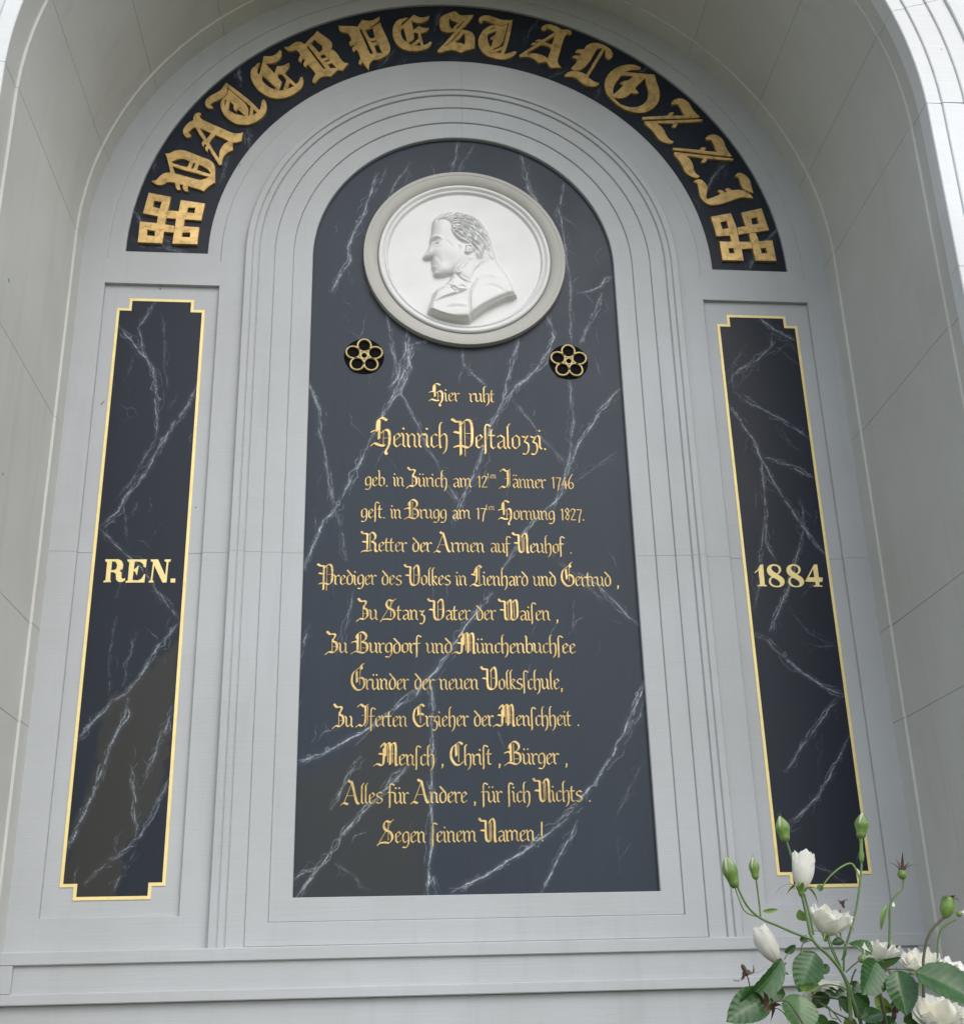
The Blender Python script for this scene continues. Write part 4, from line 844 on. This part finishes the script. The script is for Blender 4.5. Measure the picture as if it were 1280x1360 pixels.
# signature on the cut edge is too worn to read: shallow dents only
# rosettes
def rosette(sx_, cz_, label):
    T = thing('rosette', label, 'rosette', (sx_, YS, cz_), 'small gilded flower rosettes beside the medallion')
    v, f = lathe([(0.0001, .0192), (.094, .0192), (.0955, .0200)], sx_, cz_, 48); obj('disc', v, f, M_BLACK, T)  # flat black disc in place of the shaded depth of a hole
    def torus(cx_, cz2, R1, R2_, r, name, sq=1.0, rot=0):
        v = []; f = []; n, m_ = 32, 10
        for i in range(n):
            a = 2*pi*i/n; u = (R1*cos(a), R2_*sin(a)); nn = Vector((cos(a)/R1, sin(a)/R2_)).normalized()
            for j in range(m_):
                b = 2*pi*j/m_; q = r*cos(b); x_, z_ = u[0]+nn[0]*q, u[1]+nn[1]*q
                v.append((cx_+x_*cos(rot)-z_*sin(rot), .0185-r*.9-r*sin(b), cz2+x_*sin(rot)+z_*cos(rot)))
        for i in range(n):
            for j in range(m_): a = i*m_+j; b = i*m_+(j+1) % m_; c = ((i+1) % n)*m_+(j+1) % m_; d = ((i+1) % n)*m_+j; f.append((a, b, c, d))
        obj(name, v, f, M_BRONZE, T, smooth=60)
    for k in range(5):
        a = pi/2+k*2*pi/5; torus(sx_+.0545*cos(a), cz_+.0545*sin(a), .0335, .0315, .0062, 'petal_loop', rot=a)
    torus(sx_, cz_, .0165, .0165, .0062, 'centre_ring')
rosette(-.490, 2.462, 'gilded five petal rosette over a deep hole drawn as a black disc, below left of the medallion')
rosette(.492, 2.458, 'gilded five petal rosette over a deep hole drawn as a black disc, below right of the medallion')

# ------------------------------------------------------------------ climbing rose in the foreground
YR = -3.30
RB = thing('rose_bush', 'tall white rose in front of the niche with flowers, green buds and withered hips', 'rose bush', (at(1150, 1360, YR).x, YR, gz))
def tube(name, P, r0, r1, mtl, parent=RB, n=8, cat=4, **k):
    P = [Vector(p) for p in catmull([tuple(p) for p in P], cat)]; v = []; f = []; m_ = len(P)
    up = Vector((.3, 1, .1)).normalized()
    for i, p in enumerate(P):
        t = (P[min(i+1, m_-1)]-P[max(i-1, 0)]).normalized(); a = t.cross(up).normalized(); b = t.cross(a); r = r0+(r1-r0)*i/(m_-1)
        if callable(r1): pass
        for j in range(n): q = 2*pi*j/n; v.append(p+a*r*cos(q)+b*r*sin(q))
    for i in range(m_-1):
        for j in range(n): f.append((i*n+j, i*n+(j+1) % n, (i+1)*n+(j+1) % n, (i+1)*n+j))
    f.append(tuple(range(n))[::-1]); f.append(tuple((m_-1)*n+j for j in range(n)))
    return obj(name, v, f, mtl, parent, smooth=60, **k)
c7 = (920, 1040, 3.5556)
def A7(x, y, dy=0): return at(c7[0]+x/c7[2], c7[1]+y/c7[2], YR+dy)
def stem(P, r0=3.2, r1=2.4, mtl=None, dy=0, dys=None, parent=RB, name='stem'):
    pts = [A7(x, y, (dys[i] if dys else dy)) for i, (x, y) in enumerate(P)]
    return tube(name, pts, r0*.001*.62, r1*.001*.62, mtl or M_STEM, parent)
def leaf(bx, by, tx, ty, wid, dy=0, tip_dy=0, roll=0, mtl=None, curl=.25, cup=.25, petiole=None, name='leaf'):
    B, T = A7(bx, by, dy), A7(tx, ty, dy+tip_dy); ax = (T-B); L = ax.length; ax.normalize()
    view = Vector((0, -1, .05)).normalized(); side = ax.cross(view).normalized(); nrm = side.cross(ax).normalized()
    q = Matrix.Rotation(rad(roll), 3, ax); side = q @ side; nrm = q @ nrm
    w_ = wid/3.5556/884.0*1.0/2
    v = []; f = []; n, m_ = 32, 12; rg_ = random.Random(int(bx*7+by*13+tx))
    for i in range(n+1):
        t = i/n; prof = (sin(pi*t**.85)**.72) if 0 < t < 1 else 0
        if t > .9: prof *= (1-(t-.9)*4)
        for j in range(-m_//2, m_//2+1):
            s = j/(m_/2); hw_ = w_*prof
            if abs(s) == 1: hw_ *= 1+(.022 if i % 2 else -.02)
            zoff = abs(s)**1.3*hw_*cup*1.4 - curl*L*(t-.35)**2 + .030*w_*sin((t*8-abs(s)*1.6)*2*pi)*min(1, abs(s)*1.6) + .05*w_*sin(t*5+bx)*s
            v.append(B+ax*(L*t)+side*(s*hw_)+nrm*zoff)
    k = m_+1
    for i in range(n):
        for j in range(m_): f.append((i*k+j, i*k+j+1, (i+1)*k+j+1, (i+1)*k+j))
    o = obj(name, v, f, mtl or (M_LEAF2 if int(bx+by) % 3 == 0 else M_LEAF), RB, smooth=80)
    mid = [v[i*k+m_//2]+nrm*.0002 for i in range(0, n, 4)]
    if (T-B).length > .025: tube('midrib', [tuple(p) for p in mid], .00045, .00018, M_VEIN, o, 5, 1)
    if petiole: tube('petiole', [tuple(A7(petiole[0], petiole[1], dy)), tuple((A7(petiole[0], petiole[1], dy)+B)/2+Vector((0, 0, .002))), tuple(B)], .0009, .0008, M_STEM, o, 6, 2)
    return o
def petal(parent, C, ax, ref, ang, L, Wd, phi0, phi1, mtl, name='petal', ruf=.04, inset=0.0, tip=0.0):
    """petal rising from C: meridian angle to the axis runs phi0 (base) to phi1 (rim), wrapped about the axis"""
    n, m_ = 12, 12; rg_ = random.Random(int(ang*1000)+int(L*1e6)); ph = rg_.uniform(0, 6); ph2 = rg_.uniform(0, 6)
    r_, h_2, v, f = L*.05, 0.0, [], []
    for i in range(n+1):
        t = i/n
        ph_i = phi0*(1-t)**1.3+phi1*(1-(1-t)**1.3)
        if i: r_ += L/n*sin(ph_i); h_2 += L/n*cos(ph_i)
        w_ = Wd*(min(1, t*1.25+.12)**.6)*(1-.55*max(0, t-.72)/.28*max(0, t-.72)/.28)
        rr = max(r_*(1-inset), L*.04); half = min(w_*.5/max(rr, w_*.34), 1.5)
        for j in range(m_+1):
            u = (j/m_-.5)*2; a = ang+u*half
            dr = ruf*L*t*t*(sin(u*3.3+ph)+.5*sin(u*7+ph2)) + .05*L*t*abs(u)**3*(1 if phi1 > .3 else -.3)
            hh = h_2-.13*L*u*u*t*t+ruf*.8*L*t**3*sin(u*4+ph2)+tip*L*t**6*(1-abs(u))
            v.append(C+ax*hh+(Matrix.Rotation(a, 3, ax) @ ref)*(rr+dr))
    for i in range(n):
        for j in range(m_): a = i*(m_+1)+j; f.append((a, a+1, a+m_+2, a+m_+1))
    return obj(name, v, f, mtl, parent, smooth=80)
def sepal(parent, C, ax, ref, ang, L, Wd, open_, mtl, droop=0):
    r = Matrix.Rotation(ang, 3, ax) @ ref; s = ax.cross(r); v = []; f = []; n = 8
    for i in range(n+1):
        t = i/n; w_ = Wd*(1-t)**.8*(.7+.6*sin(pi*t)); le = open_*t**.7
        p = C+ax*(L*t*cos(le)-droop*L*t*t)+r*(L*t*sin(le)+Wd*.6)
        v += [p-s*w_/2, p+r*w_*.15, p+s*w_/2]
    for i in range(n): a = i*3; f += [(a, a+1, a+4, a+3), (a+1, a+2, a+5, a+4)]
    obj('sepal', v, f, mtl, parent, smooth=80)
def ovoid(name, P0, P1, prof, mtl, parent=RB, n=14, label=None):
    ax = (P1-P0); L = ax.length; ax.normalize(); a = ax.cross(Vector((.2, 1, .1))).normalized(); b = ax.cross(a); v = []; f = []; m_ = len(prof)
    for (t, r) in prof:
        for j in range(n): q = 2*pi*j/n; v.append(P0+ax*L*t+a*r*cos(q)+b*r*sin(q))
    for i in range(m_-1):
        for j in range(n): f.append((i*n+j, i*n+(j+1) % n, (i+1)*n+(j+1) % n, (i+1)*n+j))
    f.append(tuple(range(n))[::-1]); f.append(tuple((m_-1)*n+j for j in range(n)))
    return obj(name, v, f, mtl, parent, smooth=70, label=label)
PXM = 1/3.5556/884.0
def frame_ax(ax):
    ref = ax.cross(Vector((.1, 1, .05))).normalized(); return ref
def bud(bx, by, tx, ty, wid, dy=0, name='bud'):
    P0, P1 = A7(bx, by, dy), A7(tx, ty, dy); w_ = wid*PXM/2; ax = (P1-P0).normalized(); L = (P1-P0).length
    prof = [(-.04, .40), (.06, .68), (.16, .74), (.24, .70), (.34, .86), (.48, 1), (.62, .9), (.75, .62), (.86, .32), (.93, .12)]
    b = ovoid(name, P0, P1, [(t, r*w_) for t, r in prof], M_CREAM)
    ovoid('bud_base', P0, P1, [(t, r*w_*1.05) for t, r in prof[:5]], M_BUD, b)
    ref = frame_ax(ax); T_ = [t for t, _ in prof]; R_ = [r for _, r in prof]
    for k in range(5):
        a0 = k*2*pi/5+.35; v = []; f = []; n = 12; ext = 1.0+.14*((k*2) % 5)/4
        for i in range(n+1):
            t = .2+(ext-.2)*i/n; r = float(np.interp(t, T_+[1.2], R_+[.10]))*w_*1.07+.0003; q = i/n
            hw = (.74*(1-q)**.75+.02*(1-q))*min(1, 2*r/w_+.2)*(1 if q < .7 else .8)
            for u in (-1, -.5, 0, .5, 1):
                kk = hw*u; lift = .0008*q*q*(1+(k % 2))
                v.append(P0+ax*(L*t)+(Matrix.Rotation(a0+kk+.25*q*q, 3, ax) @ ref)*(r+lift+.0002*(1-abs(u))))
        for i in range(n):
            for c in range(4): a = i*5+c; f.append((a, a+1, a+6, a+5))
        obj('sepal', v, f, M_BUD, b, smooth=80)
    return b
def flower(cx_, cy_, ax2, size, open_, dy=0, rings=((5, 1.0), (4, .72), (3, .45)), lean=0, sep=True, mtl=None, stam=False):
    C = A7(cx_, cy_, dy); t2 = A7(cx_+ax2[0], cy_+ax2[1], dy)-C; ax = (t2.normalized()+Vector((0, -lean, 0))).normalized(); ref = frame_ax(ax); L = size*PXM
    fl = ovoid('flower', C-ax*L*.16, C+ax*L*.03, [(0, L*.03), (.3, L*.075), (.8, L*.09), (1, L*.07)], M_BUD)
    for ri, (cnt, sc_) in enumerate(rings):
        for k in range(cnt):
            a = 2*pi*(k+ri*.5)/cnt+ri*.4+random.uniform(-.12, .12)
            petal(fl, C, ax, ref, a, L*(.88+.12*sc_)*random.uniform(.93, 1.06), L*(1.0 if open_ > .3 else 1.15)*(.5+.5*sc_), (1.25 if open_ > .3 else .88)*(.55+.45*sc_), open_*(1.15*sc_-.15)+random.uniform(-.08, .1), (mtl or M_PETAL) if ri < 2 or size > 160 else M_CREAM, inset=.10*(k % 2), ruf=.055 if open_ > .3 else .03, tip=.05 if open_ > .3 else .12)
    if sep:
        for k in range(5): sepal(fl, C-ax*L*.02, ax, ref, k*2*pi/5, L*.62, L*.16, 1.5+random.uniform(-.2, .5), M_BUD, .15)
    if stam:
        for k in range(26):
            a = random.uniform(0, 2*pi); s_ = random.uniform(.15, .5); d = (ax+(Matrix.Rotation(a, 3, ax) @ ref)*s_).normalized()
            tube('stamen', [tuple(C), tuple(C+d*L*.18), tuple(C+d*L*.33+Vector((0, 0, .001)))], .0004, .0007, M_STAMEN, fl, 4, 1)
    return fl
def spent(cx_, cy_, size, dy=0, hang=0, n=5, mtl=None, green_base=None, up=(0, -1), spread=1.35):
    C = A7(cx_, cy_, dy); ax = (A7(cx_+up[0]*10, cy_+up[1]*10, dy)-C).normalized(); ref = frame_ax(ax); L = size*PXM
    w_ = L*(.13 if mtl is None else .24)
    h = ovoid('rose_hip', C-ax*L*.32, C+ax*L*.12, [(0, w_*.3), (.2, w_*.8), (.5, w_), (.8, w_*.85), (1, w_*.6)], green_base or M_DEAD)
    for k in range(n): sepal(h, C+ax*L*.03, ax, ref, k*2*pi/n+random.uniform(-.2, .2), L*random.uniform(.75, 1.15), L*(.26 if mtl is None else .17), spread+random.uniform(-.35, .35), mtl or M_DEAD, hang)
    for k in range(12):
        a = random.uniform(0, 2*pi); d = (ax+(Matrix.Rotation(a, 3, ax) @ ref)*random.uniform(.2, .8)).normalized(); tube('stamen', [tuple(C), tuple(C+d*L*.12), tuple(C+d*L*.22)], .0003, .0004, M_DEAD, h, 4, 1)
    return h
# canes from the ground and the flowering shoots
base = Vector((A7(760, 1138).x, YR+.12, gz))
def cane(x, y, dx, r=.0045, dy=0, m_=None):
    P0 = A7(x, y, dy); tube('cane', [tuple(base+Vector((dx, dx*.6, 0))), tuple(base.lerp(P0, .45)+Vector((dx*.7, .02, 0))), tuple(base.lerp(P0, .8)+Vector((dx*.3, 0, 0))), tuple(P0)], r, .0026, m_ or M_BSTEM)
cane(745, 1120, 0, .006); cane(790, 1120, .05); cane(885, 1000, .12, .004); cane(1090, 1010, .22, .005); cane(720, 1130, -.08, .004)
stem([(745,1125),(735,980),(700,890),(640,815),(565,740),(535,620),(512,520)], 4.6, 3.2)
stem([(790,1125),(752,1020),(738,960),(722,930)], 4.2, 3.6)
stem([(565,742),(480,710),(400,675),(320,640),(255,580),(205,480)], 3.0, 2.6); stem([(320,636),(312,560),(298,450)], 2.2, 2.2); stem([(305,632),(240,600),(190,470)], 1.8, 1.4)
stem([(525,525),(545,600),(570,720)], 2.4, 2.4, dy=.01); stem([(515,470),(480,390),(440,270)], 2.2, 2.6, dy=.02)
stem([(712,890),(715,800),(738,720),(770,600),(788,480),(796,380),(795,250)], 2.8, 2.6, dy=.01)
ovoid('bud_stalk', A7(797,380,.01), A7(793,250,.01), [(0, .0014), (.12, .0034), (.3, .0042), (.5, .0025), (.75, .0026), (1, .0036)], M_BUD)
stem([(928,765),(930,680),(932,580),(960,530),(990,500),(996,450)], 3.4, 2.2, dy=.02); stem([(885,1010),(905,880),(928,760)], 3.4, 3.4, M_BSTEM, .03)
stem([(1090,1015),(1088,880),(1090,820),(1108,735),(1140,680),(1188,635)], 3.6, 3.0, M_BSTEM, -.02); stem([(1155,900),(1158,740),(1185,680),(1245,645)], 2.2, 2.4, dy=.02)
stem([(700,875),(660,780),(640,720)], 2, 2); stem([(735,985),(690,960),(620,955),(560,985)], 1.8, 1.4); stem([(560,1012),(640,1015),(720,1030)], 1.8, 1.8, M_BSTEM, .03)
stem([(380,1035),(440,1030),(480,1075),(520,1140)], 2.2, 2.0, M_BSTEM, -.05); stem([(190,1040),(260,1085),(330,1115)], 2.0, 2.0, M_STEM, -.04); stem([(870,885),(960,880),(1060,888)], 1.4, 1.6, M_BSTEM)
stem([(700,735),(690,660),(695,600)], 1.6, 1.4, M_BSTEM, .04); stem([(600,1040),(660,1080),(740,1120)], 2, 2, M_STEM, .03); stem([(690,1040),(700,1080)], 1.4, 1.2, M_BSTEM, .03)
stem([(440,850),(420,880),(450,905)], 2.2, 2, M_STEM, .02); stem([(510,800),(520,760),(560,745)], 1.5, 1.2, M_BSTEM); stem([(722,895),(760,860),(800,830)], 1.8, 1.5, M_BSTEM)
stem([(630,720),(650,780),(690,870)], 1.8, 1.8, M_STEM, .02); stem([(880,1000),(882,900)], 1.6, 1.6, M_STEM, .04)
bud(200, 490, 150, 340, 66); bud(296, 452, 282, 345, 44); bud(438, 272, 408, 150, 62, .02); bud(794, 258, 800, 135, 62, .01)
flower(512, 508, (10, -100), 176, -.22, 0, ((4, 1.0), (3, .7), (2, .5)))
flower(628, 725, (8, -100), 150, .34, .02, ((6, 1.0), (5, .7), (3, .45)), .25)
flower(402, 852, (-55, -90), 172, -.35, .02, ((4, 1.0), (4, .75), (2, .5)), 0, False)
flower(890, 850, (-5, -100), 115, .45, .04, ((5, 1.0), (4, .7), (3, .4)), .2)
flower(1075, 920, (-10, -100), 140, .7, .05, ((6, 1.0), (5, .75), (4, .5)), .45)
flower(612, 930, (10, 90), 125, .8, .05, ((5, 1.0), (3, .8)), .3, False, None, True)
flower(1150, 1165, (-15, -90), 150, .7, -.02, ((6, 1.0), (5, .8), (4, .55)), .6)
flower(930, 895, (-30, -60), 70, .2, .05, ((4, 1.0), (3, .6)), 0, False, M_CREAM)
spent(988, 425, 95, .02, 0, 5, M_DEAD, M_BUD, (0, -1), .75); spent(245, 885, 85, 0, 0, 5, None, None, (.15, .3), 1.45)
stem([(250,895),(262,930),(268,960)], 1.4, 1.4, M_BSTEM); spent(345, 1065, 120, -.05, .1, 6, None, None, (.35, -.6), 1.5); spent(708, 575, 55, .05, .3, 5, None, None, (-.3, -1), 1.2)
spent(950, 1090, 90, .02, .2, 5); spent(800, 830, 70, .02, 0, 6, M_CREAM, M_BUD, (.6, -.6), 1.2); spent(1262, 618, 60, .02, 0, 5, M_CREAM, M_BUD, (1, -.3), .7)
hp = ovoid('rose_hip', A7(1188, 640, -.02), A7(1212, 545, -.02), [(0, .0022), (.12, .006), (.35, .0098), (.65, .0105), (.9, .0092), (1, .0085)], M_BUD, label='plump green hip with a dark open crown')
for k in range(22):
    a = k*.7; q = A7(1212, 548, -.02)+Vector((cos(a), sin(a)*.9, 0))*.0055*random.random()**.5; tube('stamen', [tuple(q), tuple(q+Vector((cos(a)*.002, sin(a)*.002, .003))), tuple(q+Vector((cos(a)*.005, sin(a)*.004, .0045)))], .0007, .0004, M_DEAD, hp, 4, 1)
for k in range(5): sepal(hp, A7(1212, 552, -.02), Vector((.1, 0, 1)).normalized(), Vector((1, 0, 0)), k*1.25, .011, .006, 1.9, M_DEAD)
flower(1225, 905, (20, -60), 90, .9, .04, ((5, 1.0), (4, .7)), .4, False)
flower(1235, 1040, (30, -70), 80, .6, .05, ((5, 1.0), (3, .6)), .4, False)
# leaves
leaf(575,800,500,985,140,-.02,-.01,12,None,.15,.22,(505,800)); leaf(432,835,245,1065,120,-.03,-.03,-30,None,.35,.35,(460,800)); leaf(360,1000,165,1120,150,-.04,-.02,14,None,.2,.2)
leaf(500,1000,500,1180,175,-.03,-.02,-8,None,.1,.12); leaf(870,845,800,1000,155,-.04,-.02,-16,None,.12,.25,(905,850)); leaf(965,885,1010,1100,135,-.05,-.02,14,None,.15,.28,(960,875))
leaf(1055,890,1370,1040,190,-.08,-.04,-24,None,.12,.25,(1000,882)); leaf(838,815,742,742,105,.02,.02,30,None,.45,.3); leaf(845,850,985,830,70,-.01,.01,55,None,.1,.3)
leaf(715,745,655,760,40,.02,0,20); leaf(432,800,490,770,40,.02,.0,30); leaf(505,745,545,730,36,.03,0,10); leaf(702,840,722,755,40,0,0,50)
leaf(790,1110,905,1090,75,-.01,0,-20); leaf(1000,1130,1120,1095,110,-.02,.02,-10); leaf(760,1000,835,1060,70,.04,0,20); leaf(770,1050,815,1120,70,.05,0,-30)
leaf(500,965,600,960,46,-.03,0,30,M_LEAFY,.1,.3); leaf(625,985,720,988,44,.02,0,10); leaf(385,905,440,900,26,.02,0,10); leaf(860,1010,935,1090,60,.02,0,20,M_LEAFY); leaf(1200,1080,1290,1100,60,.06,0,20,M_LEAFY); leaf(1210,1110,1280,1140,60,.05,0,-20,M_LEAFY)
leaf(500,600,538,655,58,.015,0,60,M_BUD,.4,.3); leaf(720,1110,770,1180,60,.03,0,10,M_LEAFY); leaf(880,1120,830,1190,90,.0,0,10)
leaf(330,608,405,600,22,0,0,20,M_BUD); leaf(918,572,878,690,24,.02,0,40,M_BUD,.6); leaf(936,575,955,570,26,.02,0,0,M_CREAM,.8)
leaf(600,480,600,515,30,.0,0,10); leaf(790,445,770,400,18,.01,0,20,M_CREAM,.2); leaf(360,990,440,1000,70,.0,0,10); leaf(320,1010,390,980,80,.02,0,20)
leaf(640,1000,560,1060,70,.05,0,20); leaf(690,1010,745,1090,66,.05,0,-15); leaf(930,1060,1010,1010,64,.06,0,30); leaf(780,940,730,1010,60,.05,0,0)
leaf(1050,1060,1120,1120,80,.07,0,0,M_LEAFY); leaf(640,860,600,905,44,.05,0,0); leaf(960,1130,880,1160,80,.05,0,0); leaf(560,1120,650,1160,80,.05,0,0); leaf(700,1150,600,1200,90,.06,0,0)
stem([(560,985),(590,1040),(640,1060),(700,1130)], 1.6, 1.4, M_BSTEM, .04); stem([(870,1000),(900,1060),(905,1130)], 2.2, 2.4, M_STEM, .05); stem([(1095,1015),(1110,1090),(1130,1150)], 1.8, 2.2, M_STEM, .06)
stem([(770,880),(750,930),(748,1010),(770,1110)], 1.8, 2.4, M_BSTEM, .05); stem([(640,1060),(655,1110),(690,1115)], 1.3, 1.2, M_STEM, .03); stem([(700,640),(735,660),(760,700)], 1, .8, M_STEM, .04)
stem([(788,450),(760,392),(735,382),(690,405),(640,450),(605,500)], 2.6, 1.6, M_BUD, .01)
# foliage lower on the bush, below the picture edge
rl = random.Random(5)
for k in range(70):
    t = rl.uniform(.1, .93); c = base.lerp(A7(rl.uniform(500, 1250), 1160, 0), t)+Vector((rl.uniform(-.12, .14), rl.uniform(-.12, .12), 0))
    if c.z > A7(800, 1200).z: continue
    d = Vector((rl.uniform(-1, 1), rl.uniform(-1, .3), rl.uniform(-.6, .5))).normalized(); s = d.cross(Vector((0, 0, 1))).normalized(); L = rl.uniform(.045, .07); v = []; f = []
    for i in range(7):
        u = i/6; w_ = L*.33*sin(pi*u**.85) if 0 < i < 6 else 0
        p = c+d*L*u-Vector((0, 0, L*.3*u*u)); v += [p-s*w_+Vector((0, 0, w_*.3)), p, p+s*w_+Vector((0, 0, w_*.3))]
    for i in range(6): a = i*3; f += [(a, a+1, a+4, a+3), (a+1, a+2, a+5, a+4)]
    lo = obj('leaf', v, f, M_LEAF, RB, smooth=80)
    q = base.lerp(A7(760, 1138, 0), min(.95, (c.z-gz)/(A7(760, 1138).z-gz)))
    tube('petiole', [tuple(q), tuple((q+c)/2+Vector((0, 0, .01))), tuple(c)], .0012, .0008, M_STEM, lo, 5, 2)
